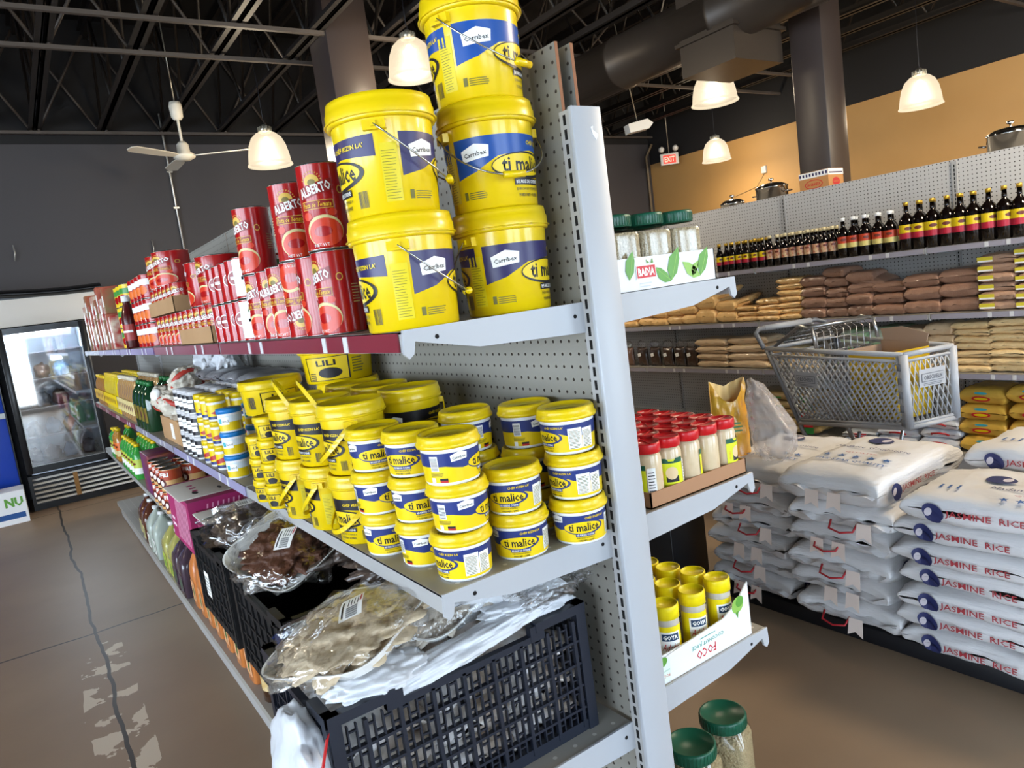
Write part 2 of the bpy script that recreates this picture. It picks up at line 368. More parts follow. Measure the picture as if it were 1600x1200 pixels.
# ------------------------------------------------------------------ shelving
paint = M('shelf_paint', '#A8A7A6', .35, bump=(60, .01)); paint_lt = M('end_cover_paint', '#ADB0B5', .35)
peg = dotted('pegboard_paint', '#8B8880', '#2A211B'); pegfar = dotted('rack_pegboard_paint', '#BFBDBA', '#3A3430', rad=.15)
deck = dotted('shelf_deck_paint', '#9A968E', '#C9C6C0', ('X', 'Y'), .05, .09); slot = M('slot_shadow', '#0E0D0D', .9); wood = M('hardboard_edge', '#8B5A3C', .7)
rail_mats = {'red': M('red_price_rail', '#7D2733', .35), 'violet': M('violet_price_rail', '#6A4A80', .3), 'grey': M('grey_price_rail', '#9D9AA6', .3), 'white': M('white_price_clip', '#D5D6D8', .3), 'lilac': M('lilac_price_rail', '#9A96B8', .3)}
def shelving(name, label, y0, nb, levels, xs, xback, depth, pegm, rails, base_h=.13, topz=1.80, backz=1.925, both=None):
    """xs: spine span; side -1 shelves hang to -X; both = levels on the +X side"""
    B = 1.2192
    t = thing(name, label, 'shelving', ((xs[0] + xs[1]) / 2, y0, 0)); ox = (xs[0] + xs[1]) / 2
    a, b = xs[0] - ox, xs[1] - ox
    for k in range(nb + 1):
        u = MB(); ya, yb = (B * k - .027, B * k) if k == 0 else (B * k - .016, B * k + .014)
        u.box(a, ya, 0, b, yb, topz, paint)
        z = .2
        if k <= 5:
            while z < topz - .02: u.box(a - .0006, (ya + yb) / 2 - .0035, z, a, (ya + yb) / 2 + .0035, z + .018, slot); z += .0254
        link('upright', u, t)
        if k == 0: link('end_cover', MB().box(a - .004, ya - .012, 0, b, ya - .001, topz + .003, paint_lt, c=.002), t)
    for k in range(nb):
        p = link('back_panel', MB().box(a + .010, B * k + .001, base_h, a + .016, B * (k + 1) - .001, backz, pegm).box(b - .020, B * k + .001, base_h, b - .014, B * (k + 1) - .001, backz, pegm)
                 .box(a + .0095, B * k + .0005, topz, a + .0165, B * k + .001, backz, wood).box(b - .0205, B * k + .0005, topz, b - .0135, B * k + .001, backz, wood), t)
    for sd, lv in ((-1, levels), (1, both or [])):
        x0 = a if sd < 0 else b
        for li, z in enumerate(lv):
            dd = depth
            for k in range(nb):
                s = MB(); f = x0 + sd * dd; lo, hi = min(x0, f), max(x0, f)
                s.box(lo, B * k + .002, z - .004, hi, B * (k + 1) - .002, z, deck)
                s.box(min(f, f - sd * .012), B * k + .002, z - .034, max(f, f - sd * .012), B * (k + 1) - .002, z - .0005, paint)
                s.box(lo, B * k + .002, z - .02, lo + .01 if sd > 0 else hi, B * (k + 1) - .002, z - .004, paint) if 0 else None
                so = link('shelf', s, t)
                for e in ((0, 1) if k == 0 else (1,)):
                    yy = B * (k + e)
                    pl = [(0, .002), (dd, .002), (dd + .003, -.036), (dd - .006, -.045), (dd - .015, -.038), (dd - .02, -.018), (dd - .035, -.022), (dd - .14, -.045), (0, -.055)]
                    X = Matrix(((sd, 0, 0, x0), (0, 0, -1, yy + .002), (0, 1, 0, z), (0, 0, 0, 1)))
                    bm_ = MB().prism(pl, 0, .005, paint_lt, X)
                    for hx, hz in ((dd - .06, -.016), (.022, -.022)): bm_.prism([(hx + .004 * cos(i * pi / 4), hz + .004 * sin(i * pi / 4)) for i in range(8)], .005, .0055, slot, X)
                    link('bracket', bm_, so)
                rm = rails(sd, li, k)
                if rm:
                    r = MB(); fx = f + sd * .001; L = B - .03
                    r.box(min(fx, fx + sd * .003), B * k + .012, z - .033, max(fx, fx + sd * .003), B * (k + 1) - .012, z - .002, rail_mats[rm])
                    for q in (.18, .27, .63, .72): r.box(min(fx, fx + sd * .0045), B * (k + q), z - .032, max(fx, fx + sd * .0045), B * (k + q) + .02, z - .003, rail_mats['white'])
                    link('price_rail', r, so)
        f = x0 + sd * (depth + .0); lo, hi = min(x0, f), max(x0, f)
        if lv:
            for k in range(nb):
                link('base_deck', MB().box(lo, B * k + .001, base_h - .03, hi, B * (k + 1) - .001, base_h, deck).box(lo + (.02 if sd < 0 else 0), B * k + .001, 0, hi - (.02 if sd > 0 else 0), B * (k + 1) - .001, base_h - .03, paint), t)
    return t
pp = at(920, 206, 1, -.0405)
_st = link('torn_sticker', MB().prism([(-.006, .009), (-.001, .011), (-.002, .004), (.010, -.004), (.004, -.013), (-.003, -.004)], 0, .0004, M('white_sticker_scrap', '#F4F6FA', .5), Matrix(((1, 0, 0, pp.x + .013), (0, 0, -1, -.0392), (0, 1, 0, pp.z), (0, 0, 0, 1)))))
ZT, ZM, Z3, ZB = 1.456, 1.015, .61, .13
run = shelving('gondola_shelving', 'long grey pegboard shelving run between the two aisles, white end post nearest', 0, 5, [ZT, ZM, Z3], (-.046, .020), 0, .374, peg,
         lambda sd, li, k: (['red', 'red', 'violet', 'violet', 'grey'][k] if li == 0 else ['', 'lilac', 'grey', 'red', 'red'][k] if li == 1 else '') if sd < 0 else '', both=[1.46, 1.015, .64])
_st.parent = run; _st.location = (.013, 0, 0)
shelving('wall_rack', 'grey pegboard rack across the right aisle with syrup bottles and bagged grains', 1.153 - 1.2192 * 3, 7, [1.41, 1.012, .65], (4.05, 4.115), 0, .41, pegfar,
         lambda sd, li, k: 'grey' if li < 3 else '', base_h=.16, topz=1.915)
# ------------------------------------------------------------------ yellow pails and tubs
yel = M('yellow_plastic', '#E2C208', .26, coat=.3); yel2 = M('yellow_lid_plastic', '#E0C008', .32, coat=.2); yin = M('yellow_label_ink', '#E8C80C', .35)
navy = M('purple_navy_ink', '#2B2658', .35); blue = M('royal_blue_ink', '#1B4C98', .3); tnavy = M('tub_navy_ink', '#243473', .35); blk = M('black_ink', '#121018', .4)
wht = M('white_plastic', '#E9EBEC', .35); whi = M('white_ink', '#F2F2EE', .45); steelw = M('wire_steel', '#B9B9B6', .25, .95); palete = M('fine_print_ink', '#6A641E', .5)
def ti_label(s, ink, white=False, circ=.51):
    """the printed band: lengths in metres for the large pail, times s"""
    P = Print(); q = lambda *a: [x * s for x in a]
    for o in ((0,) if white else (0, .2555)):
        r = lambda x0, y0, x1, y1, m, z: P.rect((x0 + o) * s, y0 * s, (x1 + o) * s, y1 * s, m, z)
        if white:
            h = circ / s / 2
            r(-h, .010, h, .100, yin, 1)
            for side in (0,):
                P.poly([(x * s, y * s) for x, y in [(-h, .100), (-h, .058), (-.10, .060), (-.05, .050), (.03, .062), (.09, .072), (.13, .058), (h, .058), (h, .100)]], ink, 2)
        else:
            P.poly([((x + o) * s, y * s) for x, y in [(-.098, .124), (-.098, .056), (-.06, .066), (-.02, .088), (.05, .096), (.12, .090), (.12, .124)]], ink, 1)
        P.text("CHÉF KIZIN LA'", (.070 + o) * s, (.091 if white else .110) * s, .009 * s, yin, 5, w=.066 * s, bold=.02, res=0)
        k = -.012 if white else 0
        P.ell((.032 + o) * s, (.070 + k) * s, .066 * s, .0235 * s, blk if not white else ink, 3, 26); P.ell((.029 + o) * s, (.071 + k) * s, .061 * s, .0195 * s, yin, 4, 26)
        P.text('ti malice', (.033 + o) * s, (.072 + k) * s, .027 * s, blk, 5, w=.098 * s, bold=.022)
        r(.004, .036 + k * .6, .066, .047 + k * .6, blk if not white else ink, 4)
        P.text('BEURRE DE CUISINE', (.035 + o) * s, (.0415 + k * .6) * s, .0062 * s, whi, 5, w=.056 * s, res=0, bold=.015)
        P.text('ENRICHI EN VITAMINE A', (.036 + o) * s, (.029 + k * .4) * s, .0048 * s, blk, 5, w=.058 * s, res=0)
        P.text('POIDS NET : 1 LIVRE' if white else 'POIDS NET : 8 LIVRES', (.036 + o) * s, (.0185 + k * .3) * s, .0055 * s, blk, 5, w=.050 * s, bold=.02, res=0)
        # the brand word on a plain white patch where the cook's hat is
        P.poly([((x + o) * s, (y + k) * s) for x, y in [(-.082, .084), (-.036, .089), (-.034, .108), (-.058, .113), (-.084, .103)]], whi, 3)
        P.text('Carribex', (-.059 + o) * s, (.096 + k) * s, .008 * s, blk, 5, w=.040 * s, rot=.08, res=0, bold=.01)
        if white:
            r(.116, .018, .160, .086, whi, 3); r(.162, .018, .202, .082, whi, 3)
            P.lines(.119 * s, .02 * s, .157 * s, .08 * s, 13, palete, 4, .4, .25); P.lines(.165 * s, .02 * s, .199 * s, .076 * s, 12, palete, 4, .4, .5)
            r(-.147, .046, -.121, .092, whi, 3); P.poly([(x * s, y * s) for x, y in [(-.146, .05), (-.122, .05), (-.122, .088), (-.146, .088)]], whi, 4)
            for i in range(10): r(-.145, .05 + .0038 * i, -.123, .0518 + .0038 * i, blk, 5)
            P.lines(-.150 * s, .03 * s, -.105 * s, .042 * s, 3, palete, 4)
            r(-.122, .011, -.098, .024, M('red_ink', '#B32020', .4), 4); r(-.122, .0175, -.098, .024, blk, 5); r(-.15, .011, -.137, .026, whi, 4)
        else:
            r(-.129, .018, -.102, .108, M('yellow_fine_panel', '#D9C40E', .45), 1); P.lines(-.127 * s + o * s, .022 * s, (-.104 + o) * s, .100 * s, 18, palete, 2, .2, .4)
            P.bars((.080 + o) * s, .014 * s, (.098 + o) * s, .040 * s, 11, blk, 3)
            r(-.09, .02, -.083, .034, palete, 2); P.lines((-.08 + o) * s, .02 * s, (-.045 + o) * s, .034 * s, 4, palete, 2)
    return P
def bail(r, zc, drop, m, rr, a0=0.0, n=22):
    return [((r + .004 * sin(t)) * cos(t + a0), (r + .004 * sin(t)) * sin(t + a0), zc - drop * sin(t)) for t in [pi * i / n for i in range(n + 1)]]
def pail_kind(name, cat, s, ink, wire=True, handle=True, raised=False):
    b = MB(); b.lathe([(0, 0), (.0745, 0), (.0775, .003), (.0835, .142), (.0835, .148)], yel, 40, Matrix.Scale(s, 4))
    for a in (0, pi):   # ear lugs
        X = Matrix.Scale(s, 4) @ Matrix.Rotation(a, 4, 'Z'); b.box(.081, -.018, .128, .092, .018, .143, yel, X); b.box(.083, -.004, .132, .096, .004, .140, yel, X)
    lid = MB().lathe([(.084, .1475), (.0895, .148), (.0900, .152), (.0900, .170), (.0885, .172), (.0875, .180), (.0865, .1865), (.0830, .187), (.0810, .1835), (.072, .1825), (.070, .180), (0, .180)], yel2, 40, Matrix.Scale(s, 4))
    lid.lathe([(.0901, .153), (.0935, .153), (.0935, .1545), (.0901, .1555)], yel2, 40, Matrix.Scale(s, 4))
    parts = [('pail_body', b), ('lid', lid), ('label', ti_label(s, ink).mesh('label', on_can(.0777 * s, 0, .0839 * s, .148 * s), .0131 * s))]
    if handle:
        h = MB(); g = []
        if wire:
            pts = bail(.095, .136, .085, None, 0, -pi / 2 - pi / 2)
            h.tube([Vector(p) * s for p in pts], .0016 * s, steelw, 6)
            mid = pts[len(pts) // 2]; g = MB(); X = Matrix.Translation(Vector(mid) * s)
            g.tube([Vector((-.02, 0, 0)) * s, Vector((.02, 0, 0)) * s], .0062 * s, yel, 12, X=X @ Matrix.Translation((0, -.002, 0)))
            parts.append(('handle', h, [('hand_grip', g)]))
        else:
            if raised: pts = [(x, -y * .55 , .14 + .10 * sin(t)) for t, (x, y, z) in [(pi * i / 22, bail(.093, .136, .1, None, 0, 0)[i]) for i in range(23)]]
            else: pts = bail(.093, .136, .1, None, 0, pi)
            vs = []; fs = []
            for i, p in enumerate(pts):
                p = Vector(p) * s; rad = Vector((p.x, p.y, 0)).normalized()
                d = (Vector(pts[min(i + 1, 22)]) - Vector(pts[max(i - 1, 0)])).normalized(); w = d.cross(rad).normalized() * .006 * s
                for q in (p - w, p - w + rad * .003 * s, p + w + rad * .003 * s, p + w): vs.append(q)
            for i in range(22):
                for j in range(4): fs.append((4 * i + j, 4 * i + (j + 1) % 4, 4 * i + 4 + (j + 1) % 4, 4 * i + 4 + j))
            h.add(vs, fs, yel, False); parts.append(('handle', h))
    return Kind(name, cat, parts)
PN, PB = pail_kind('plastic_pail', 'pail', 1, navy), pail_kind('plastic_pail', 'pail', 1, blue)
def lean(X): return X
PH = .187
PG = 'large yellow pails'
PN.place((-.352, .085, ZT), R(58), 'large yellow pail with purple band, bottom of two at the shelf front edge', PG, turn=R(-138))
PN.place((-.357, .088, ZT + PH), R(56), 'large yellow pail with purple band, top of two at the shelf front edge', PG, turn=R(-126))
PN.place((-.140, .098, ZT), R(190), 'large yellow pail with purple band by the pegboard, bottom of three', PG, turn=R(11))
PB.place((-.143, .095, ZT + PH), R(-12), 'large yellow pail with blue band, middle of the three by the pegboard', PG, turn=R(-9))
PB.place((-.150, .090, ZT + 2 * PH), R(20), 'large yellow pail with blue band cut off by the top of the photo', PG, turn=R(14))

# small tubs -------------------------------------------------------
clr = M('clear_yellow_lid', '#C9B435', .2, coat=.4)
tb = MB().lathe([(0, 0), (.0455, 0), (.0475, .003), (.0510, .062), (.0525, .068), (.0525, .072)], wht, 36)
tl = MB().lathe([(.0526, .064), (.0560, .064), (.0572, .067), (.0572, .070), (.0548, .0725), (.0540, .078), (.0530, .083), (.0500, .0862), (.0480, .0850), (.0455, .0800), (.0400, .0790)], yel2, 36).lathe([(.0400, .0790), (.038, .0775), (.037, .0765), (.020, .0765), (.019, .0772), (0, .0772)], clr, 36)
TUB = Kind('margarine_tub', 'tub', [('tub_body', tb), ('lid', tl), ('label', ti_label(.57, tnavy, True, .308).mesh('label', on_can(.0479, 0, .0514, .062), .0075))])
TH = .0858
stacks = [((-.335, .058), [-108, 24, 28], 'front corner stack'), ((-.218, .050), [-61, -71], 'short stack beside the corner stack'), ((-.100, .020), [-53, -116, -118], 'stack by the slotted upright'),
          ((-.350, .178), [0, -42, -80], 'second stack along the edge'), ((-.372, .296), [-45, -7, -42], 'third stack along the edge'), ((-.190, .238), [60, 40, 91], 'stack behind the corner stack'), ((-.108, .146), [80, 60, 33], 'rear stack by the upright'), ((-.235, .350), [10, 30], 'hidden stack behind the third')]
for (x, y), rots, lab in stacks:
    for k, a in enumerate(rots):
        TUB.place((x + random.uniform(-.004, .004), y + random.uniform(-.003, .003), ZM + TH * k), R(a), 'small navy and yellow tub, %s of the %s' % (lvl(k, len(rots)), lab), 'small tubs on the middle shelf')
# narrow pails with black band -------------------------------------
s4 = .80
SPa, SPb = pail_kind('plastic_pail', 'pail', s4, blk, wire=False), pail_kind('plastic_pail', 'pail', s4, blk, wire=False, raised=True)
SH = .187 * s4
rows = [((-.362, .420), [-95, -115], 'nearest the small tubs'), ((-.370, .580), [-140, -105], 'middle along the shelf edge'), ((-.380, .735), [-130, -110], 'last along the shelf edge'), ((-.205, .455), [-60, -20], 'back row nearest the camera'), ((-.205, .615), [-60, -20], 'back row, middle'), ((-.210, .775), [-60, -20], 'back row, farthest')]
for i, ((x, y), rots, lab) in enumerate(rows):
    for k, a in enumerate(rots):
        (SPb if (i in (1, 2) and k == 1) else SPa).place((x, y, ZM + SH * k), R(a), 'yellow pail with black band, %s of its pair, %s' % (lvl(k, 2), lab), 'yellow pails with black bands')
# plain yellow tubs in four sizes ----------------------------------
def lili_kind(r, h):
    s = r / .05; P = Print(); c = .05 * 2 * pi * s
    for o in (0, c / 2):
        P.rect(-.030 * s + o, .008, .030 * s + o, h * .66, blk, 1).rect(-.028 * s + o, .010, .028 * s + o, h * .66 - .002, yel2, 2)
        P.ell(.004 * s + o, h * .26, .016 * s, h * .13, blk, 3); P.text('LILI', .0 + o, h * .51, h * .14, blk, 3, bold=.03, res=0, w=.026 * s); P.lines(-.026 * s + o, .012, -.016 * s + o, h * .3, 4, blk, 3)
        P.lines(.034 * s + o, h * .2, .052 * s + o, h * .6, 6, palete, 2); P.bars(-.055 * s + o, h * .2, -.040 * s + o, h * .55, 7, blk, 2)
    b = MB().lathe([(0, 0), (r * .88, 0), (r * .90, .002), (r * .97, h * .74), (r * .98, h * .78)], yel, 28)
    l = MB().lathe([(r * .98, h * .74), (r * 1.03, h * .745), (r * 1.04, h * .78), (r * 1.03, h * .9), (r * 1.0, h), (r * .96, h), (r * .94, h * .96), (0, h * .96)], yel2, 28)
    return Kind('yellow_tub', 'tub', [('tub_body', b), ('lid', l), ('label', P.mesh('label', on_can(r * .905, 0, r * .975, h * .74), r * .2))])
LB, LM, LS, LX = lili_kind(.088, .098), lili_kind(.064, .074), lili_kind(.040, .062), lili_kind(.105, .115)
z = ZM
for k, (K_, h) in enumerate(((LM, .074), (LM, .074), (LM, .080), (LB, .1))):
    K_.place((-.33, 1.10, z), R(-60 + 20 * k), 'plain yellow tub, %s of four beside the blue lidded jars' % ('wide' if k == 3 else lvl(k, 4)), 'plain yellow tubs'); z += h * .99
for k in range(3):
    LB.place((-.14, .98, ZM + .097 * k), R(-50), 'wide yellow tub at the back of the middle shelf, %s of the wide stack' % lvl(k, 3), 'plain yellow tubs')
LX.place((-.155, 1.00, ZM + .291), R(-40), 'widest yellow tub, alone on top of the wide stack at the back', 'plain yellow tubs')
for j, (x, y, n, lab) in enumerate(((-.412, .985, 3, 'left small column'), (-.412, .875, 4, 'right small column'), (-.31, .93, 4, 'small column behind'))):
    for k in range(n): LS.place((x, y, ZM + .0612 * k), R(-60 + 12 * k), 'small yellow tub with black oval, %s in the %s' % (lvl(k, n), lab), 'plain yellow tubs')
# blue lidded jars, yellow lidded shakers --------------------------
blid = M('blue_lid', '#1B78BE', .35); teal = M('teal_ink', '#3FA9B8', .4); org = M('orange_ink', '#E2702A', .4)
P = Print()
for o in (-.115, 0, .115): P.rect(-.055 + o, .006, .055 + o, .034, yin, 1).rect(-.055 + o, .034, .055 + o, .054, M('pale_blue_ink', '#D5E2EA', .4), 1).rect(-.02 + o, .026, .02 + o, .05, whi, 2).rect(-.016 + o, .03, -.004 + o, .046, teal, 3).text('land', .008 + o, .038, .008, blk, 3, w=.02, res=0).poly([(-.05 + o, .012), (-.03 + o, .03), (-.024 + o, .01)], org, 2).poly([(-.052 + o, .008), (-.022 + o, .008), (-.03 + o, .018)], blk, 3)
BJ = Kind('blue_lidded_jar', 'jar', [('jar_body', MB().lathe([(0, 0), (.034, 0), (.036, .003), (.0375, .060), (.036, .063)], wht, 24)), ('lid', MB().lathe([(.0375, .061), (.040, .0615), (.0405, .072), (.039, .076), (.0, .076)], blid, 24)), ('label', P.mesh('label', on_can(.0363, 0, .0377, .060), .008))])
for (x, y, n, lab) in ((-.392, 1.40, 3, 'at the shelf edge'), (-.30, 1.44, 3, 'one row back'), (-.21, 1.44, 3, 'two rows back')):
    for k in range(n): BJ.place((x, y, ZM + .0765 * k), R(-50), 'white jar with blue lid, %s of three %s' % (lvl(k, n), lab), 'blue lidded jars')
P = Print().rect(-.1, .008, .1, .058, yin, 1).rect(-.1, .008, .1, .018, tnavy, 2).poly([(-.03, .03), (.02, .045), (.03, .03), (-.01, .022)], M('red_ink', '#B32020', .4), 3).rect(.04, .02, .07, .05, whi, 2).rect(-.08, .02, -.05, .05, org, 2)
YS = Kind('yellow_lidded_jar', 'jar', [('jar_body', MB().lathe([(0, 0), (.029, 0), (.031, .003), (.032, .066), (.030, .070)], wht, 22)), ('lid', MB().lathe([(.031, .066), (.0335, .0665), (.034, .080), (.032, .0855), (0, .0855)], yel2, 22)), ('label', P.mesh('label', on_can(.0313, 0, .0322, .066), .008))])
m_ = 0
for i, y in enumerate((1.60, 1.70, 1.80)):
    for j, x in enumerate((-.385, -.305, -.225, -.145)):
        for k in range(3): YS.place((x, y, ZM + .086 * k), R(-60 + 30 * (m_ % 3)), 'yellow lidded white jar, %s level, %s row back, %s from the edge' % (lvl(k, 3), ORD[i], ORD[j]), 'yellow lidded jars'); m_ += 1
# black labelled jars in tight ranks
P = Print().rect(-.1035, .006, .1035, .071, blk, 1).rect(-.02, .02, .02, .04, whi, 2).rect(-.022, .044, .022, .056, whi, 2).rect(.05, .02, .08, .06, whi, 2)
BK = Kind('black_labelled_jar', 'jar', [('jar_body', MB().lathe([(0, 0), (.032, 0), (.033, .003), (.033, .072), (.031, .075)], wht, 20)), ('lid', MB().lathe([(.032, .072), (.034, .0725), (.034, .086), (0, .087)], M('grey_white_lid', '#C9C9CC', .4), 20)), ('label', P.mesh('label', on_can(.0332), .009))])
for i, y in enumerate((1.93, 2.02, 2.11, 2.20)):
    for j, x in enumerate((-.385, -.30, -.215, -.13)):
        for k in range(3): BK.place((x, y, ZM + .088 * k), R(-70), 'black labelled jar, pale lid, %s level, %s row back, %s from the edge' % (lvl(k, 3), ORD[i], ORD[j]), 'black labelled jars')

# ------------------------------------------------------------------ tall red cans on the top shelf
red = M('red_can_ink', '#A81012', .22, coat=.3); rim = M('can_rim_steel', '#A9A9A6', .25, .9); dred = M('dark_red_ink', '#8C0F10', .3); gold = M('gold_ink', '#D9B24A', .35); tomato = M('tomato_ink', '#D23A1E', .3); beige = M('beige_ink', '#D8C88E', .4)
def can_mesh(r, h, m=red):
    return MB().lathe([(0, .003), (r * .93, .003), (r * .95, 0), (r, .001), (r, .003)], rim, 28).lathe([(r, .003), (r * .985, .006), (r * .985, h - .006), (r, h - .003)], m, 28).lathe([(r, h - .003), (r, h - .001), (r * .95, h), (r * .93, h - .004), (r * .6, h - .004), (r * .58, h - .005), (0, h - .005)], rim, 28)
def alberto(r, h):
    P = Print(); k = h / .165; a = r / .045
    for o in (0, pi * r * .985):
        for i in range(11): t = R(15 + 15 * i); P.poly([(o + (-.002 + .017 * cos(t)) * a, (.128 + .017 * sin(t)) * k), (o + (-.002 + .021 * cos(t + .06)) * a, (.128 + .021 * sin(t + .06)) * k), (o + (-.002 + .021 * cos(t - .06)) * a, (.128 + .021 * sin(t - .06)) * k)], gold, 2)
        P.ell(o - .002 * a, .130 * k, .015 * a, .013 * k, gold, 2, 18).ell(o - .002 * a, .128 * k, .008 * a, .006 * k, M('olive_ink', '#7A6A28', .4), 3, 12)
        P.poly([(o - .034 * a, .096 * k), (o + .036 * a, .111 * k), (o + .036 * a, .134 * k), (o - .034 * a, .119 * k)], dred, 3)
        P.text('ALBERTO', o + .001 * a, .115 * k, .019 * k, whi, 5, w=.066 * a, rot=.20, bold=.03)
        P.rect(o - .032 * a, .078 * k, o + .034 * a, .094 * k, gold, 2).rect(o - .0308 * a, .0792 * k, o + .0328 * a, .0928 * k, dred, 3).text('Pasta de Tomate', o + .001 * a, .086 * k, .0095 * k, M('yellow_text_ink', '#F1C62E', .4), 4, w=.058 * a, shear=.2, res=0, bold=.01)
        P.ell(o + .010 * a, .036 * k, .037 * a, .030 * k, beige, 2, 24).ell(o + .011 * a, .033 * k, .034 * a, .027 * k, tomato, 3, 24).ell(o + .006 * a, .035 * k, .018 * a, .010 * k, red, 4, 14)
        P.text('NET WT', o + .0 * a, .010 * k, .006 * k, whi, 4, w=.03 * a, res=0).ell(o + .052 * a, .112 * k, .007 * a, .008 * k, gold, 2, 12).ell(o + .052 * a, .112 * k, .005 * a, .006 * k, dred, 3, 12)
        P.ell(o - .022 * a, .066 * k, .010 * a, .008 * k, tomato, 2, 10).ell(o + .03 * a, .070 * k, .009 * a, .007 * k, tomato, 2, 10)
        P.lines(o - .066 * a, .06 * k, o - .046 * a, .1 * k, 7, beige, 2, .3)
    return P
AC = Kind('tomato_paste_can', 'can', [('can_body', can_mesh(.045, .165)), ('label', alberto(.045, .165).mesh('label', on_can(.0444), .0065))])
AH = .165
lo = [(-.372, .352, -82, 0), (-.376, .545, -42, 1), (-.372, .850, -70, 0), (-.378, .640, -60, 0), (-.372, .448, 60, 0), (-.275, .36, 30, 0), (-.275, .46, 30, 0), (-.275, .56, 30, 0), (-.275, .66, 30, 0), (-.275, .85, 30, 0), (-.372, .748, -40, 0), (-.275, .755, 0, 0)]
for i, (x, y, a, up) in enumerate(lo):
    o = AC.place((x, y, ZT + (AH if up else 0)), R(a), 'tall red paste can, lower level, %s' % (['next to the yellow pails at the shelf edge', 'printed upside down', 'farthest at the shelf edge', 'behind the inverted one', 'back label turned out', 'second row nearest the pails', 'second row, second from the pails', 'second row, third from the pails', 'second row, fourth from the pails', 'second row, farthest', 'just before the farthest at the shelf edge', 'second row, fifth from the pails'][i]), 'tall red tomato paste cans')
    if up: o.rotation_euler = (pi, 0, R(a + 180))
for i, (x, y, a, lab) in enumerate(((-.374, .350, -42, 'nearest the yellow pails'), (-.372, .545, -30, 'second from the pails'), (-.300, .66, -30, 'half hidden behind its neighbours'), (-.374, .850, -70, 'farthest from the pails'))):
    AC.place((x, y, ZT + AH), R(a), 'tall red tomato paste can on the upper level, %s' % lab, 'tall red tomato paste cans')
# dark red bottles glimpsed behind the pails
wine = M('dark_red_glass', '#3B1016', .15, coat=.5)
# ordinary cans, two levels, white and red
P = Print().rect(-.115, .008, .0, .104, whi, 1).ell(-.06, .08, .018, .014, M('green_ink', '#2C6B34', .4), 2, 14).rect(-.08, .05, -.04, .058, blk, 3).ell(-.06, .028, .012, .012, dred, 2, 12).ell(.055, .06, .024, .02, whi, 1, 16).ell(.055, .06, .021, .017, dred, 2, 16).rect(.042, .056, .068, .064, whi, 3).lines(.09, .02, .11, .09, 9, whi, 2, .3)
RC = Kind('tomato_can', 'can', [('can_body', can_mesh(.0365, .11)), ('label', P.mesh('label', on_can(.036), .008))])
n = 0
for j, x in enumerate((-.38, -.30)):
    for i, y in enumerate((.945, 1.022, 1.10, 1.178, 1.256)):
        for k in range(2):
            RC.place((x, y, ZT + .111 * k), R((84, -125, -110, -140, -125)[i]), 'short red tomato can, %s level, %s column past the tall cans, %s row' % (lvl(k, 2), ORD[i], ('edge', 'second')[j]), 'short tomato cans')
# trays of cans farther along
card = M('cardboard', '#A9835A', .75, mix=('#B8926A', 6, .8)); cardd = M('cardboard_inside', '#8A6A48', .8)
def tray(name, lab, x0, y0, z0, x1, y1, h, group=None, m=card):
    t = .003; b = MB().box(x0, y0, z0, x1, y1, z0 + t, m)
    b.box(x0, y0, z0, x0 + t, y1, z0 + h, m).box(x1 - t, y0, z0, x1, y1, z0 + h, m).box(x0, y0, z0, x1, y0 + t, z0 + h, m).box(x0, y1 - t, z0, x1, y1, z0 + h, m)
    return tag(link(name, b), lab, 'tray', group)
tray('cardboard_tray', 'cardboard can tray standing on the top shelf beside the short cans', -.415, 1.325, ZT, -.13, 1.83, .055, 'cardboard trays of cans')
for j, x in enumerate((-.365, -.27, -.178)):
    for i, y in enumerate((1.378, 1.475, 1.572, 1.669, 1.766)):
        AC.place((x, y, ZT + .0035), R(-50), 'red paste can in the shelf tray, %s from the near end, %s row' % (ORD[i], ('front', 'middle', 'rear')[j]), 'cans in the shelf tray', scale=(1.02, 1.02, .72))
big = Kind('large_red_can', 'can', [('can_body', can_mesh(.075, .15)), ('label', alberto(.075, .15).mesh('label', on_can(.0742), .01))])
big.place((-.33, 1.42, ZT + .1235), R(100), 'large squat red can standing on the cans of the shelf tray', 'large red cans')
big.place((-.33, 1.60, ZT + .1235), R(60), 'large squat red can behind the first one on the tray', 'large red cans')
tray('cardboard_tray', 'cardboard can tray on the upper level, farther along', -.40, 1.93, ZT + .125, -.15, 2.50, .06, 'cardboard trays of cans')
for j, x in enumerate((-.35, -.25)):
    for i in range(6):
        AC.place((x, 1.90 + .096 * i + .05, ZT), R(-50), 'red paste can under the upper tray, %s from the near end, %s row' % (ORD[i], ('front', 'rear')[j]), 'cans under the upper tray', scale=(1, 1, .755))
        AC.place((x, 1.93 + .093 * i + .05, ZT + .1285), R(-50), 'red paste can in the upper tray, %s from the near end, %s row' % (ORD[i], ('front', 'rear')[j]), 'cans in the upper tray', scale=(1, 1, .66))
for i, y in enumerate((2.30, 2.47)): big.place((-.31, y, ZT + .2385), R(-60), 'large red can on top of the upper tray, %s' % ('nearer', 'farther')[i], 'large red cans')
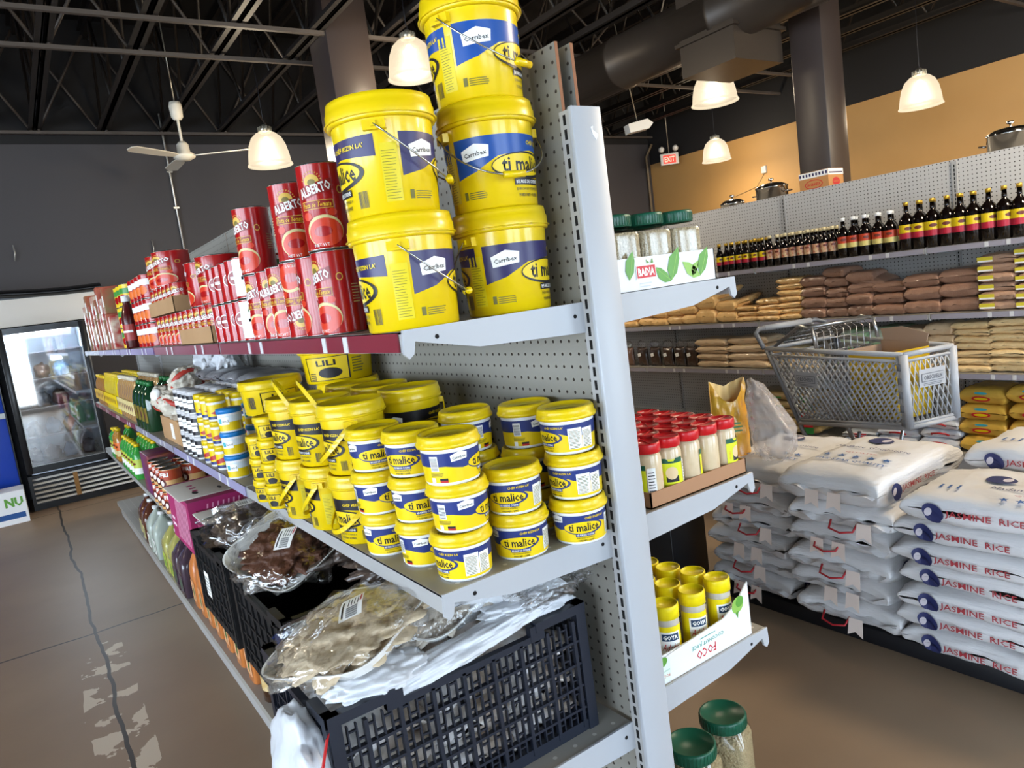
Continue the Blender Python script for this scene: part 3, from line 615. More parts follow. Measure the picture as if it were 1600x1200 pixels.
# far end: tall mixed stacks
def simple_can(r, h, m, m2, name='food_can', extra=None):
    P = Print().rect(-pi * r, h * .08, pi * r, h * .92, m, .5).rect(-pi * r, h * .55, pi * r, h * .8, m2, 1).ell(0, h * .35, r * .5, h * .18, extra or m2, 2, 14).ell(pi * r * .9, h * .35, r * .4, h * .16, extra or m2, 2, 14)
    return Kind(name, 'can', [('can_body', can_mesh(r, h, m)), ('label', P.mesh('label', on_can(r * .986), r * .2))])
grn = M('green_can_ink', '#3E8E3C', .35); ylc = M('yellow_can_ink', '#E9C81E', .35)
GY = simple_can(.055, .115, ylc, grn, extra=red); RW = simple_can(.05, .11, red, whi, extra=org)
for i, y in enumerate((3.05, 3.18, 3.31)):
    for k in range(3): GY.place((-.34, y + .35, ZT + .116 * k), R(-60), 'yellow and green food can, %s level, %s from the near end' % (lvl(k, 3), ORD[i]), 'yellow and green cans')
for i, y in enumerate((2.66, 2.78, 2.90, 3.02)):
    for j, x in enumerate((-.35, -.24)):
        for k in range(3): RW.place((x, y, ZT + .111 * k), R(-60), 'red and white food can, %s level, %s column, %s row' % (lvl(k, 3), ORD[i], ('front', 'rear')[j]), 'red and white food cans')
KB = Kind('ketchup_bottle', 'bottle', [('bottle_body', MB().lathe([(0, 0), (.034, 0), (.037, .008), (.037, .15), (.028, .185), (.017, .22), (.017, .235)], M('ketchup_plastic', '#4A0D10', .25, coat=.4), 22)), ('cap', MB().lathe([(.019, .232), (.022, .233), (.021, .262), (0, .263)], wht, 18)), ('label', Print().rect(-.03, .04, .05, .12, M('ketchup_label', '#9E2A24', .4), 1).rect(-.02, .08, .04, .09, whi, 2).mesh('label', on_can(.0373), .008))])
KB.place((-.395, 3.22, ZT), R(-60), 'dark red ketchup bottle with white cap at the top shelf edge', scale=1.05)
bx = [M('red_box_card', '#A81E1C', .5, mix=('#D8C9B5', 14, .25)), M('cream_box_card', '#B86A50', .5, mix=('#8C2A22', 18, .4)), M('green_box_card', '#7B7A4C', .5, mix=('#A83A2E', 14, .5))]
for i, (y, w, d) in enumerate(((3.86, .10, .12), (4.02, .12, .10), (4.20, .10, .13), (4.36, .13, .11), (4.56, .12, .12), (4.76, .15, .12), (5.0, .12, .13), (5.2, .14, .12), (5.45, .15, .12))):
    h = [.20, .22, .19, .24][i % 4]
    for k in range(2 if i > 0 else 1):
        q = MB().box(-w / 2, 0, 0, w / 2, d, h * (.7 if k else 1), bx[(i + k) % 3], c=.003).box(-w / 2 - .0006, .02, h * .2, -w / 2, d - .02, h * .5, whi)
        o = link('food_carton', q); o.location = (-.415 + w / 2, y, ZT + (h + .001 if k else 0)); tag(o, 'small food carton near the far end of the top shelf, %s along, %s' % (ORD[i], ('lower', 'upper')[k]), 'box', 'food cartons on the top shelf')
# ------------------------------------------------------------------ soft things: blobs, pillows, film
from mathutils import noise as NZ
def crumple(rx, ry, rz, amp, m, seed=0, sub=4, freq=3, flat=None, X=None, mb=None, sharp=False):
    bm = bmesh.new(); bmesh.ops.create_icosphere(bm, subdivisions=sub, radius=1)
    for v in bm.verts:
        p = v.co.copy(); n = NZ.fractal(p * freq + Vector((seed * 7.3, seed, 0)), 1.0, 2.0, 3); k = 1 + amp * n
        if sharp: k = 1 + amp * (abs(NZ.noise(p * freq + Vector((seed, 0, 0)))) * 2 - .4) + amp * .3 * n
        q = Vector((p.x * rx, p.y * ry, p.z * rz)) * k
        if flat is not None and q.z < -flat: q.z = -flat
        v.co = q
    mb = mb or MB(); mb.bm(bm, m, True, X); return mb
def pillow(a, b, h, m, seed=0, p=4, q=.5, n=18, wr=.004, seam=.0, X=None, mb=None, waist=0):
    """bag lying flat, half sizes a, b, thickness h, bottom at z = 0"""
    mb = mb or MB(); vs = []; fs = []
    def prof(u, v): return max(0, (1 - abs(u) ** p)) ** q * max(0, (1 - abs(v) ** p)) ** q
    for sgn in (1, -1):
        for i in range(n + 1):
            for j in range(n + 1):
                u = sin((i / n - .5) * pi); v = sin((j / n - .5) * pi)
                g = prof(u, v); w = wr * NZ.noise(Vector((u * 3 + seed * 3.1, v * 3, seed + sgn))) + wr * .5 * NZ.noise(Vector((u * 9, v * 9 + seed, sgn)))
                pin = 1 - .05 * (1 - abs(v) ** 2) - waist * (1 - g) * .0
                vs.append((a * u * pin + w, b * v * (1 - .04 * (1 - u * u)) + w, h / 2 + sgn * (h / 2 * g) + w * (1 if g > .1 else 1.5)))
    N = (n + 1) ** 2
    for i in range(n):
        for j in range(n):
            k = i * (n + 1) + j
            fs.append((k, k + n + 1, k + n + 2, k + 1)); fs.append((N + k, N + k + 1, N + k + n + 2, N + k + n + 1))
    return mb.add(vs, fs, m, True, X)
film = M('clear_film', '#F2F5F8', .1, bump=(22, .6))
def film_nodes(m, lo=.05, hi=.55):
    t = m.node_tree; L = t.links.new; b = t.nodes['Principled BSDF']; nl = b.inputs['Normal'].links[0].from_socket if b.inputs['Normal'].links else None
    g = t.nodes.new('ShaderNodeBsdfGlossy'); g.inputs['Roughness'].default_value = .12; tr = t.nodes.new('ShaderNodeBsdfTransparent'); mx = t.nodes.new('ShaderNodeMixShader'); lw = t.nodes.new('ShaderNodeLayerWeight'); lw.inputs[0].default_value = .35
    if nl: L(nl, g.inputs['Normal']); L(nl, lw.inputs['Normal'])
    mr = t.nodes.new('ShaderNodeMapRange'); mr.inputs['To Min'].default_value = lo; mr.inputs['To Max'].default_value = hi; L(lw.outputs['Facing'], mr.inputs['Value'])
    L(mr.outputs[0], mx.inputs[0]); L(tr.outputs[0], mx.inputs[1]); L(g.outputs[0], mx.inputs[2]); L(mx.outputs[0], t.nodes['Material Output'].inputs['Surface'])
film_nodes(film); foam = M('white_foam', '#E9E9E6', .55); paper = M('price_paper', '#F0F0EE', .6)
meat = M('brown_dried_meat', '#4A2A1C', .55, mix=('#6E4530', 22, .9), bump=(30, .6)); fish = M('salted_fish', '#B09A7C', .6, mix=('#DCCBAE', 24, .8), bump=(25, .5)); greyfish = M('grey_salted_fish', '#8E8478', .6, mix=('#CFC6B8', 26, .8), bump=(30, .6))
whitebag = M('thin_white_plastic', '#DCDFE4', .3, alpha=.9, bump=(14, .7)); crate_m = M('black_crate_plastic', '#1A1F2B', .4); crate_k = M('matte_black_crate', '#0F1013', .5)
def price_label(w=.075, h=.045):
    P = Print().rect(-w / 2, -h / 2, w / 2, h / 2, paper, 1)
    for i in range(14): P.rect(-w * .44 + i * w * .03, -h * .3, -w * .44 + i * w * .03 + w * (.012 if i % 3 else .02), h * .2, blk, 2)
    P.lines(w * .02, -h * .3, w * .44, h * .25, 4, blk, 2, .3); P.rect(-w * .4, h * .32, w * .34, h * .40, blk, 2); P.rect(w * .1, -h * .44, w * .44, -h * .36, M('red_ink', '#B32020', .4), 2)
    return P
def tray_thing(lab, kind_m, loc, rot, a=.11, b=.14, seed=0, group='wrapped foam trays', lump=.8):
    t = thing('wrapped_tray', lab, 'tray', loc, 0, group, rot)
    tr = MB(); n = 32
    def ring(k, z): return [((abs(cos(t_)) ** .45) * (1 if cos(t_) > 0 else -1) * a * k, (abs(sin(t_)) ** .45) * (1 if sin(t_) > 0 else -1) * b * k, z) for t_ in [2 * pi * i / n for i in range(n)]]
    vs = ring(.84, .002) + ring(.97, .024) + ring(1, .025) + ring(.99, .022) + ring(.86, -.001); fs = [tuple(range(n))]
    for r_ in range(4): fs += [(r_ * n + i, r_ * n + (i + 1) % n, (r_ + 1) * n + (i + 1) % n, (r_ + 1) * n + i) for i in range(n)]
    fs.append(tuple(4 * n + i for i in range(n))[::-1]); tr.add(vs, fs, foam, False); link('foam_tray', tr, t)
    link('food', crumple(a * lump, b * lump, .024, .50, kind_m, seed, 5, 3.0, .012, Matrix.Translation((0, -b * .08, .018))), t)
    link('film_wrap', crumple(a * 1.08, b * 1.08, .040, .22, film, seed + 3, 4, 3.0, .016, Matrix.Translation((0, 0, .018)), sharp=True), t)
    X = Matrix.Translation((.01, -.03, .058))
    link('price_label', price_label().mesh('price_label', lambda x, y, o: X @ Vector((x * cos(.6) - y * sin(.6), x * sin(.6) + y * cos(.6), o + .004 * cos(x * 40))), .02), t)
    return t
# ------------------------------------------------------------------ crates on the third shelf
def crate(lab, x0, y0, x1, y1, h, m, solid=False, group=None):
    t = thing('plastic_crate', lab, 'crate', ((x0 + x1) / 2, y0, Z3 + .001), group=group); w, d = (x1 - x0) / 2, y1 - y0
    def wall(L, X):
        b = MB()
        b.box(-L, 0, 0, L, .012, .022, m, X).box(-L, -.004, h - .018, -L * .55, .014, h, m, X).box(L * .55, -.004, h - .018, L, .014, h, m, X).box(-L * .62, -.002, h - .034, L * .62, .012, h - .022, m, X)
        b.box(-L * .62, -.003, h - .034, -L * .5, .012, h - .004, m, X).box(L * .5, -.003, h - .034, L * .62, .012, h - .004, m, X)
        for s_ in (-1, 1): b.box(s_ * L - (.022 if s_ > 0 else 0), -.003, 0, s_ * L + (0 if s_ > 0 else .022), .014, h, m, X)
        if solid:
            b.box(-L + .02, .004, .02, L - .02, .008, h - .02, m, X)
            for i in range(1, 6): b.box(-L, 0, h * i / 6, L, .012, h * i / 6 + .006, m, X)
            for i in range(1, 8): x = -L + 2 * L * i / 8; b.box(x - .003, -.001, 0, x + .003, .012, h - .03, m, X)
        else:
            nz = 5
            for i in range(1, nz): b.box(-L, -.001, (h - .03) * i / nz, L, .010, (h - .03) * i / nz + .005, m, X)
            nt = max(6, int(2 * L / .0155)); hh = (h - .03) / nz
            for i in range(1, nt):
                x = -L + 2 * L * i / nt; tk = .0035 if i % 4 == 0 else .0014
                b.box(x - tk, .001 if tk < .002 else -.002, .01, x + tk, .009, h - .03, m, X)
                for r_ in range(nz):
                    zz = hh * (r_ + (.33 if (i + r_) % 2 else .72)); b.box(x, .002, zz, x + 2 * L / nt, .007, zz + .003, m, X)
        return b
    link('side_panel', wall(w, Matrix.Identity(4)), t)
    link('side_panel', wall(w, Matrix.Translation((0, d, 0)) @ Matrix.Rotation(pi, 4, 'Z')), t)
    link('side_panel', wall(d / 2, Matrix.Translation((-w, d / 2, 0)) @ Matrix.Rotation(-pi / 2, 4, 'Z')), t)
    link('side_panel', wall(d / 2, Matrix.Translation((w, d / 2, 0)) @ Matrix.Rotation(pi / 2, 4, 'Z')), t)
    b = MB().box(-w + .01, .01, 0, w - .01, d - .01, .008, m); link('bottom_panel', b, t)
    return t
crate('black open grid crate full of wrapped fish at the near end of the low shelf', -.630, .045, -.098, .395, .262, crate_m, group='crates on the third shelf')
c2 = crate('matte black crate behind the grid crate, holding the brown meat tray', -.56, .50, -.10, .95, .25, crate_k, True, 'crates on the third shelf')
c3 = crate('matte black crate farthest back, beside the pink boxes', -.56, 1.03, -.12, 1.46, .26, crate_k, True, 'crates on the third shelf')
link('paper_sticker', Print().rect(-.03, -.04, .03, .04, paper, 1).lines(-.025, -.03, .025, .03, 5, blk, 2, .3).mesh('paper_sticker', on_plane((-.2215, .30, .11), (0, -1, 0), (0, 0, 1))), c3)
# wrapped fish inside the near crate
wf_ = M('wrapped_white_fish', '#F0F1F4', .25, mix=('#B9A48C', 9, .35), coat=.7, bump=(16, .8))
for i in range(3):
    for j in range(3):
        o = link('wrapped_fish', pillow(.085, .155, .066, wf_, i * 3 + j, p=3, n=20, wr=.012)); o.location = (-.53 + .165 * j, .22, Z3 + .012 + .064 * i)
        tag(o, 'plastic wrapped white fish inside the grid crate, %s layer, %s' % (lvl(i, 3), ('left', 'centre', 'right')[j]), 'fish', 'wrapped fish inside the crate')
tray_thing('wrapped tray of pale salted fish tilted over the left corner of the grid crate', fish, (-.515, .200, Z3 + .30), (R(-12), R(-14), R(28)), .125, .15, 2, lump=.93)
tray_thing('wrapped tray of grey fish on the middle of the grid crate', greyfish, (-.300, .235, Z3 + .305), (R(10), R(10), R(-62)), .10, .17, 5, lump=.9)
tray_thing('white foam tray of brown dried meat under film on the black crate', meat, (-.45, .80, Z3 + .30), (R(10), R(-24), R(12)), .115, .155, 9, lump=.70)
tag(link('plastic_bag', crumple(.16, .09, .05, .5, whitebag, 3, 4, 3, sharp=True), loc=(-.20, .20, Z3 + .31)), 'crumpled clear white plastic bag at the right corner of the grid crate', 'bag')
o = link('plastic_bag', crumple(.08, .04, .022, .5, film, 8, 4, 3, sharp=True), loc=(-.17, .04, ZM - .075)); tag(o, 'small twist of clear plastic poking out below the middle shelf', 'bag')
dark = M('dark_meat_in_bag', '#3A2E27', .3, mix=('#6A5C50', 12, .8), coat=.8, bump=(18, .9)); brownbag = M('brown_plastic_bag', '#4B3E36', .3, coat=.5, bump=(12, .7))
t = thing('bagged_meat', 'clear bag of dark meat with a paper label on the farther black crate', 'bag', (-.40, 1.24, Z3 + .285))
link('meat', crumple(.13, .15, .055, .35, dark, 4, 4, 2.5), t); link('bag_film', crumple(.165, .19, .07, .25, film, 6, 4, 3, sharp=True), t)
link('price_label', price_label(.07, .042).mesh('price_label', lambda x, y, o: Vector((-.03 + x, -.05 + y * .9, .082 + o + y * .2)), .02), t)
for i, (x, y, z, s_) in enumerate(((-.24, .72, .30, 1.1), (-.20, .86, .27, .9), (-.22, 1.14, .31, 1.0), (-.26, .50, .30, .8))):
    o = link('plastic_bag', crumple(.13 * s_, .12 * s_, .045, .45, brownbag if i != 2 else dark, 20 + i, 4, 2.6, sharp=True), loc=(x, y, Z3 + z)); tag(o, ['brown crumpled plastic bag right of the meat tray', 'brown crumpled plastic bag behind the meat tray', 'shiny dark bag under the middle shelf lip', 'folded brown bag between the meat tray and fish'][i], 'bag', 'brown bags on the crates')
for i, (x, y, z, a_, b_) in enumerate(((-.36, .075, .262, .20, .035), (-.52, .10, .27, .09, .06), (-.20, .10, .275, .10, .05))):
    o = link('plastic_wrap', crumple(a_, b_, .020, .24, whitebag, 44 + i, 5, 2.6), loc=(x, y, Z3 + z)); o.rotation_euler = (0, R(-6 + 6 * i), 0); tag(o, 'white plastic wrap folded over the front rim of the grid crate, %s' % ('middle', 'left corner', 'right end')[i], 'plastic wrap', 'plastic wrap on the crate rim')
# hanging white bag with a red strap
hb = thing('shopping_bag', 'thin white plastic bag hanging off the left end of the grid crate', 'bag', (-.655, .13, Z3 + .12))
link('bag_body', crumple(.045, .11, .13, .22, whitebag, 31, 4, 2.0), hb)
link('bag_handle', crumple(.03, .09, .05, .25, whitebag, 33, 4, 2.4, X=Matrix.Translation((-.03, -.02, -.16))), hb)
redst = M('red_strap', '#B01C20', .35)
pts = [(-.64, .02, .86), (-.672, -.005, .80), (-.682, -.02, .72), (-.672, -.03, .64), (-.64, -.04, .575), (-.59, -.045, .54)]
b = MB(); vs = []
for p in pts: vs += [(p[0] - .004, p[1] - .006, p[2]), (p[0] + .006, p[1] + .007, p[2])]
b.add(vs + [(x + .0012, y - .001, z_) for x, y, z_ in vs], [(2 * i, 2 * i + 1, 2 * i + 3, 2 * i + 2) for i in range(5)] + [(12 + 2 * i + 1, 12 + 2 * i, 12 + 2 * i + 2, 12 + 2 * i + 3) for i in range(5)] + [(2 * i, 2 * i + 2, 14 + 2 * i, 12 + 2 * i) for i in range(5)], redst, True)
tag(link('red_strap', b), 'flat red plastic strap curving down in front of the white bag', 'strap')
# pink cartons with white flaps
pink = M('pink_carton', '#A82C66', .5); pinkl = M('pink_stripe', '#E9A9C6', .5)
def pink_box(lab, x0, y0, x1, y1, h):
    t = thing('produce_carton', lab, 'box', (x0, y0, Z3 + .001), group='pink cartons')
    w, d = x1 - x0, y1 - y0; b = MB().box(0, 0, 0, w, d, h, pink)
    link('carton_body', b, t)
    P = Print()
    for i in range(9): x = d * (.30 + .062 * i); P.poly([(x, .02), (x + .012, .02), (x + .055, h - .02), (x + .043, h - .02)], pinkl, 3)
    P.lines(.03, h * .25, .11, h * .5, 2, M('pale_pink_ink', '#F0D5E0', .5), 2, .5)
    link('print', P.mesh('print', on_plane((0, d, 0), (0, -1, 0), (0, 0, 1))), t)
    P = Print()
    for i in range(10): x = w * (.1 + .055 * i); P.poly([(x, .02), (x + .006, .02), (x + .04, h - .02), (x + .034, h - .02)], pinkl, 1)
    link('print', P.mesh('print', on_plane((0, 0, 0), (1, 0, 0), (0, 0, 1))), t)
    fl = MB(); fl.box(-.02, d * .12, h + .001, w * .55, d * .88, h + .006, M('white_card', '#DAD5CB', .7), c=.002)
    fm = link('flap', fl, t)
    hs = Print().ell(.06, d * .3, .012, .03, blk, 1, 12).ell(w * .42, d * .3, .008, .028, blk, 1, 12).lines(w * .15, d * .35, w * .22, d * .75, 3, M('pink_ink', '#C0487E', .5), 1)
    link('print', hs.mesh('print', on_plane((0, 0, h + .0062), (1, 0, 0), (0, 1, 0))), t)
pink_box('pink striped produce carton with white flap, farther of the two', -.475, 2.02, -.10, 2.50, .225)
pink_box('pink striped produce carton with white flap, next to the black crates', -.46, 1.52, -.10, 1.96, .20)
o = link('round_loaf', crumple(.035, .05, .016, .1, M('brown_grey_lump', '#6F5F52', .6), 3, 3), loc=(-.33, 2.66, Z3 + .018)); tag(o, 'small flat brown lump on the low shelf behind the pink carton', 'food')
# biscuit cans
def biscuit():
    r, h = .052, .115; P = Print().rect(-pi * r, .004, pi * r, h - .004, M('orange_tan_ink', '#C98A3E', .4, mix=('#E8C58C', 9, .9)), 1).rect(-pi * r, h * .5, pi * r, h - .006, M('brick_red_ink', '#A02A1C', .4, mix=('#C85A2C', 8, .6)), 2)
    for o in (0, .16): P.text('UFRI', o, h * .75, .022, whi, 3, w=.07, bold=.04, res=0).ell(o - .005, h * .38, .024, .026, M('brown_ink', '#5A1A12', .4), 3, 16).ell(o - .005, h * .38, .012, .014, whi, 4, 12)
    return Kind('biscuit_can', 'can', [('can_body', can_mesh(r, h, M('tan_can', '#C98A3E', .35))), ('label', P.mesh('label', on_can(r * .986), .012))])
BC = biscuit()
for j, x in enumerate((-.385, -.27, -.155)):
    for i, y in enumerate((2.95, 3.07, 3.19, 3.31)):
        for k in range(2 if i < 3 or j == 0 else 1): BC.place((x, y + .04 * j, Z3 + .116 * k), R(-60), 'red and tan can, %s level, %s along the shelf, %s row back' % (lvl(k, 2), ORD[i], ORD[j]), 'red and tan cans')
tag(link('snack_box', MB().box(-.42, 3.42, Z3, -.25, 3.74, Z3 + .235, M('purple_carton', '#6B2363', .45, mix=('#8A4A2A', 8, .25)), c=.003)), 'purple carton standing behind the red and tan cans', 'box')
# bottles ------------------------------------------------------------
def bottle_kind(name, body, cap, lab1, h=.24, r=.036, neck=.012, sh=.7, lb=None, lab2=None, txt=None, capr=None, caph=.02):
    b = MB().lathe([(0, 0), (r * .9, 0), (r, .006), (r, h * sh * .55), (r, h * sh), (r * .75, h * (sh + .09)), (neck * 1.15, h * (sh + .17)), (neck, h * .93), (neck * 1.1, h - caph)], body, 22)
    c = MB().lathe([(neck * 1.1, h - caph), (capr or neck * 1.35, h - caph), (capr or neck * 1.35, h - .002), (neck, h), (0, h)], cap, 16)
    P = Print(); l0, l1 = lb or (.16, sh * .82); P.rect(-r * 1.5, h * l0, r * 1.5, h * l1, lab1, 1)
    if lab2: P.rect(-r * 1.5, h * l0, r * 1.5, h * (l0 + (l1 - l0) * .42), lab2, 2)
    if txt: P.text(txt, 0, h * .42, h * .05, whi, 3, w=r * 1.7, res=0, bold=.02)
    P.ell(0, h * (l0 + (l1 - l0) * .72), r * .5, h * .035, M('label_figure', '#6A2A1A', .4), 3, 12)
    return Kind(name, 'bottle', [('bottle_body', b), ('cap', c), ('label', P.mesh('label', on_can(r + .0004), r * .35))])
greenp = M('green_juice_plastic', '#2E8A34', .2, coat=.4, mix=('#3FA044', 5, .6)); lime = M('lime_label', '#B9C94A', .4); ambp = M('amber_oil', '#A8762C', .15, coat=.5); yoil = M('yellow_oil', '#D8C01A', .15, coat=.6); toil = M('tan_oil', '#A98452', .18, coat=.6); doil = M('dark_green_glass', '#173A22', .1, coat=.7)
GB = bottle_kind('juice_bottle', greenp, yel2, lime, .23, .040, .014, lab2=whi)
for i in range(8):
    for j in range(2): GB.place((-.385 + .10 * j, 4.15 + .125 * i + (.45 if i > 5 else 0), Z3), R(-70), 'green juice bottle with yellow cap, %s along the low shelf, %s row' % (ORD[i], ('front', 'rear')[j]), 'green juice bottles')
AB = bottle_kind('juice_bottle', ambp, yel2, org, .25, .038, .014, lab2=beige)
for i in range(2): AB.place((-.385, 5.12 + .13 * i, Z3), R(-70), 'amber juice bottle between the green ones, %s' % ('nearer', 'farther')[i], 'amber juice bottles')
def oil_kind(m, cap, lab, h=.27, w=.045, d=.032):
    b = MB(); X = Matrix.Diagonal((1, d / w, 1, 1))
    b.lathe([(0, 0), (w * .95, 0), (w * 1.05, .006), (w * 1.05, h * .62), (w * .85, h * .78), (w * .4, h * .9), (.014, h * .93), (.014, h - .02)], m, 20, X)
    return Kind('oil_bottle', 'bottle', [('bottle_body', b), ('cap', MB().lathe([(.016, h - .022), (.019, h - .022), (.019, h), (0, h)], cap, 14)), ('label', Print().rect(-.03, .05, .03, .13, lab, 1).ell(0, .09, .016, .02, M('label_figure'), 2, 12).mesh('label', on_can(w * 1.052), .01))])
OY, OT, OG, OA = oil_kind(yoil, yel2, yin), oil_kind(toil, M('pale_cap', '#CFC8B4', .4), beige), oil_kind(doil, M('green_cap', '#1E6A35', .4), M('olive_ink', '#7A6A28', .4), .26, .05, .05), oil_kind(ambp, yel2, gold, .24)
for K_, y0, n, st, lab, g in ((OG, 3.12, 4, .125, 'dark green glass oil bottle with green cap', 'dark green oil bottles'), (OT, 3.66, 9, .086, 'tan oil bottle with pale cap', 'tan oil bottles'), (OY, 4.50, 9, .086, 'bright yellow oil bottle', 'yellow oil bottles'), (OA, 5.36, 6, .11, 'amber oil bottle', 'amber oil bottles')):
    for i in range(n):
        for j in range(2): K_.place((-.375 + .12 * j, y0 + st * i, ZM), R(-90), '%s, %s along the middle shelf, %s row' % (lab, ORD[i], ('front', 'rear')[j]), g)
# garlic nets on a carton
t = tag(link('cardboard_carton', MB().box(-.40, 2.34, ZM, -.14, 2.80, ZM + .11, card, c=.003)), 'brown cardboard carton under the garlic nets on the middle shelf', 'box')
link('paper_sticker', Print().rect(0, 0, .07, .07, paper, 1).mesh('paper_sticker', on_plane((-.4003, 2.55, ZM + .02), (0, -1, 0), (0, 0, 1))), t)
garlic = M('garlic_net', '#D9D2C4', .5, mix=('#BFB6A4', 20, .7), bump=(18, .8)); rstripe = M('red_net_stripe', '#B8392C', .5)
for i, (x, y, z, s_) in enumerate(((-.36, 2.44, .17, 1), (-.35, 2.62, .165, 1), (-.22, 2.50, .18, .95), (-.30, 2.56, .27, .9), (-.24, 2.70, .19, .9), (-.37, 2.78, .19, .85))):
    t = thing('garlic_net', 'white net of garlic with red stripes on the carton, %s' % ['nearest at the edge', 'second at the edge', 'behind the nearest', 'on top of the heap', 'at the back', 'farthest at the edge'][i], 'bag', (x, y, ZM + z), group='garlic nets', rot=(.2 * i, .5, i))
    link('net', crumple(.085 * s_, .07 * s_, .062 * s_, .28, garlic, i + 40, 4, 4), t)
    link('label_band', MB().lathe([(.074 * s_, -.012), (.082 * s_, -.006), (.082 * s_, .006), (.074 * s_, .012)], rstripe, 20), t)
    link('label_band', crumple(.03, .03, .012, .1, whi, 2, 3, X=Matrix.Translation((0, 0, .062 * s_))), t)
silver = M('silver_packets', '#8F9096', .3, .3, bump=(10, .6))
for i in range(4):
    o = link('silver_packet', pillow(.09, .13, .05, silver, i, n=12, wr=.006), loc=(-.18, 1.62 + .27 * i, ZM + .262)); tag(o, 'grey silver packet lying on the jars at the back, %s from the camera' % ORD[i], 'packet', 'silver packets')
for i, (x, y) in enumerate(((-.16, 2.30), (-.15, 2.55), (-.14, 2.8))):
    o = link('plastic_bag', crumple(.05, .07, .09, .5, whitebag, i + 60, 4, 3, sharp=True), loc=(x, y, ZM + .36)); tag(o, 'knotted white plastic bag standing at the back of the middle shelf, %s' % ('nearest', 'middle', 'farthest')[i], 'bag', 'knotted white bags')
    if i == 0: tag(link('cardboard_carton', MB().box(-.22, 2.18, ZM, -.06, 2.33, ZM + .27, card)), 'plain carton behind the black labelled jars', 'box')
for i, (y0, y1) in enumerate(((2.83, 3.06),)): tag(link('cardboard_carton', MB().box(-.2, y0, ZM, -.06, y1, ZM + .27, card)), 'plain carton behind the garlic heap', 'box')
# ------------------------------------------------------------------ jugs and bottles on the base deck
def jug_kind(m, cap, lab, h=.29, w=.072, name='gallon_jug'):
    b = MB(); bm = bmesh.new(); X = Matrix.Rotation(pi / 4, 4, 'Z')
    def sq(z, k, e=.35):
        return [(w * k * (abs(cos(t)) ** e) * (1 if cos(t) >= 0 else -1), w * k * (abs(sin(t)) ** e) * (1 if sin(t) >= 0 else -1), z) for t in [2 * pi * (i + .5) / 24 for i in range(24)]]
    rings = [sq(.0, .93), sq(.004, 1), sq(h * .55, 1), sq(h * .66, .93, .45), sq(h * .80, .6, .7), sq(h * .88, .32, 1), sq(h * .92, .22, 1), sq(h * .95, .22, 1)]
    vs = [p for r_ in rings for p in r_]; fs = [tuple(range(24))[::-1]] + [(24 * i + j, 24 * i + (j + 1) % 24, 24 * i + 24 + (j + 1) % 24, 24 * i + 24 + j) for i in range(7) for j in range(24)]
    b.add(vs, fs, m, True); hd = MB().tube([(0, w * .25, h * .86), (0, w * .8, h * .84), (0, w * 1.0, h * .72), (0, w * .9, h * .58)], .011, m, 8)
    c = MB().lathe([(.019, h * .94), (.0215, h * .94), (.0215, h), (0, h)], cap, 16)
    P = Print().rect(-w * .7, .03, w * .7, h * .42, lab, 1).ell(0, h * .24, w * .25, h * .12, M('green_ink', '#2C6B34', .4), 2, 12)
    return Kind(name, 'jug', [('jug_body', b), ('handle', hd), ('cap', c), ('label', P.mesh('label', on_plane((0, -w - .0005, 0), (1, 0, 0), (0, 0, 1))))])
JB, JC, JY, JD = jug_kind(M('brown_cider', '#5A3426', .15, coat=.5), wht, beige), jug_kind(M('cloudy_clear_plastic', '#AEB8AE', .2, coat=.4), wht, whi), jug_kind(M('pale_yellow_liquid', '#A9A45C', .2, coat=.4), wht, lime), jug_kind(M('dark_purple_juice', '#453641', .15, coat=.5), wht, M('dim_label', '#5A4A55', .5))
for K_, x, y, lab in ((JB, -.335, 4.62, 'brown gallon jug on the base deck, farthest from the camera'), (JB, -.345, 4.40, 'brown gallon jug just before the cloudy white one'), (JC, -.35, 3.92, 'cloudy white gallon jug on the base deck'), (JC, -.35, 4.14, 'cloudy white gallon jug behind the nearer one'), (JY, -.345, 3.58, 'pale yellow gallon jug beside the cloudy white one'), (JY, -.345, 3.38, 'pale yellow gallon jug next to the dark one'), (JD, -.35, 3.06, 'dark purple juice jug beside the orange bottles'), (JD, -.35, 3.22, 'dark purple juice jug, second from the orange bottles')):
    K_.place((x, y, ZB), R(-90), lab, 'gallon jugs on the base deck')
orb = M('orange_bottle_plastic', '#C8793E', .3, coat=.3); orc = M('orange_cap', '#E0622A', .35)
OB = jug_kind(orb, orc, M('peach_label', '#E2A578', .4), .33, .055, 'orange_bottle')
for i, y in enumerate((2.84, 2.68, 2.52, 2.36, 2.18, 2.0, 1.82)):
    for j in range(2): OB.place((-.345 + .14 * j, y, ZB), R(-90), 'orange bottle on the base deck, %s from the dark jug, %s row' % (ORD[i], ('front', 'rear')[j]), 'orange bottles')
BR = bottle_kind('sauce_bottle', M('brown_sauce_glass', '#3A2214', .1, coat=.7), yel2, M('flower_label', '#D8C9A0', .4, mix=('#B98A2A', 30, .5)), .30, .045, .015)
for i, y in enumerate((1.62, 1.46, 1.30, 1.14, .98, .82, .66, .50, .34, .18)):
    BR.place((-.36, y, ZB), R(-100), 'brown sauce bottle with flowered label on the base deck, %s from the orange bottles' % ORD[i], 'brown sauce bottles')
YC = bottle_kind('yellow_bottle', M('yellow_juice', '#C98A1C', .2, coat=.4), yel2, org, .26, .045, .02)
for i, y in enumerate((1.70, 1.50, 1.34, 1.18)): YC.place((-.24, y, ZB), R(-90), 'amber yellow bottle behind the sauce bottles, %s from the far end' % ORD[i], 'amber yellow bottles')
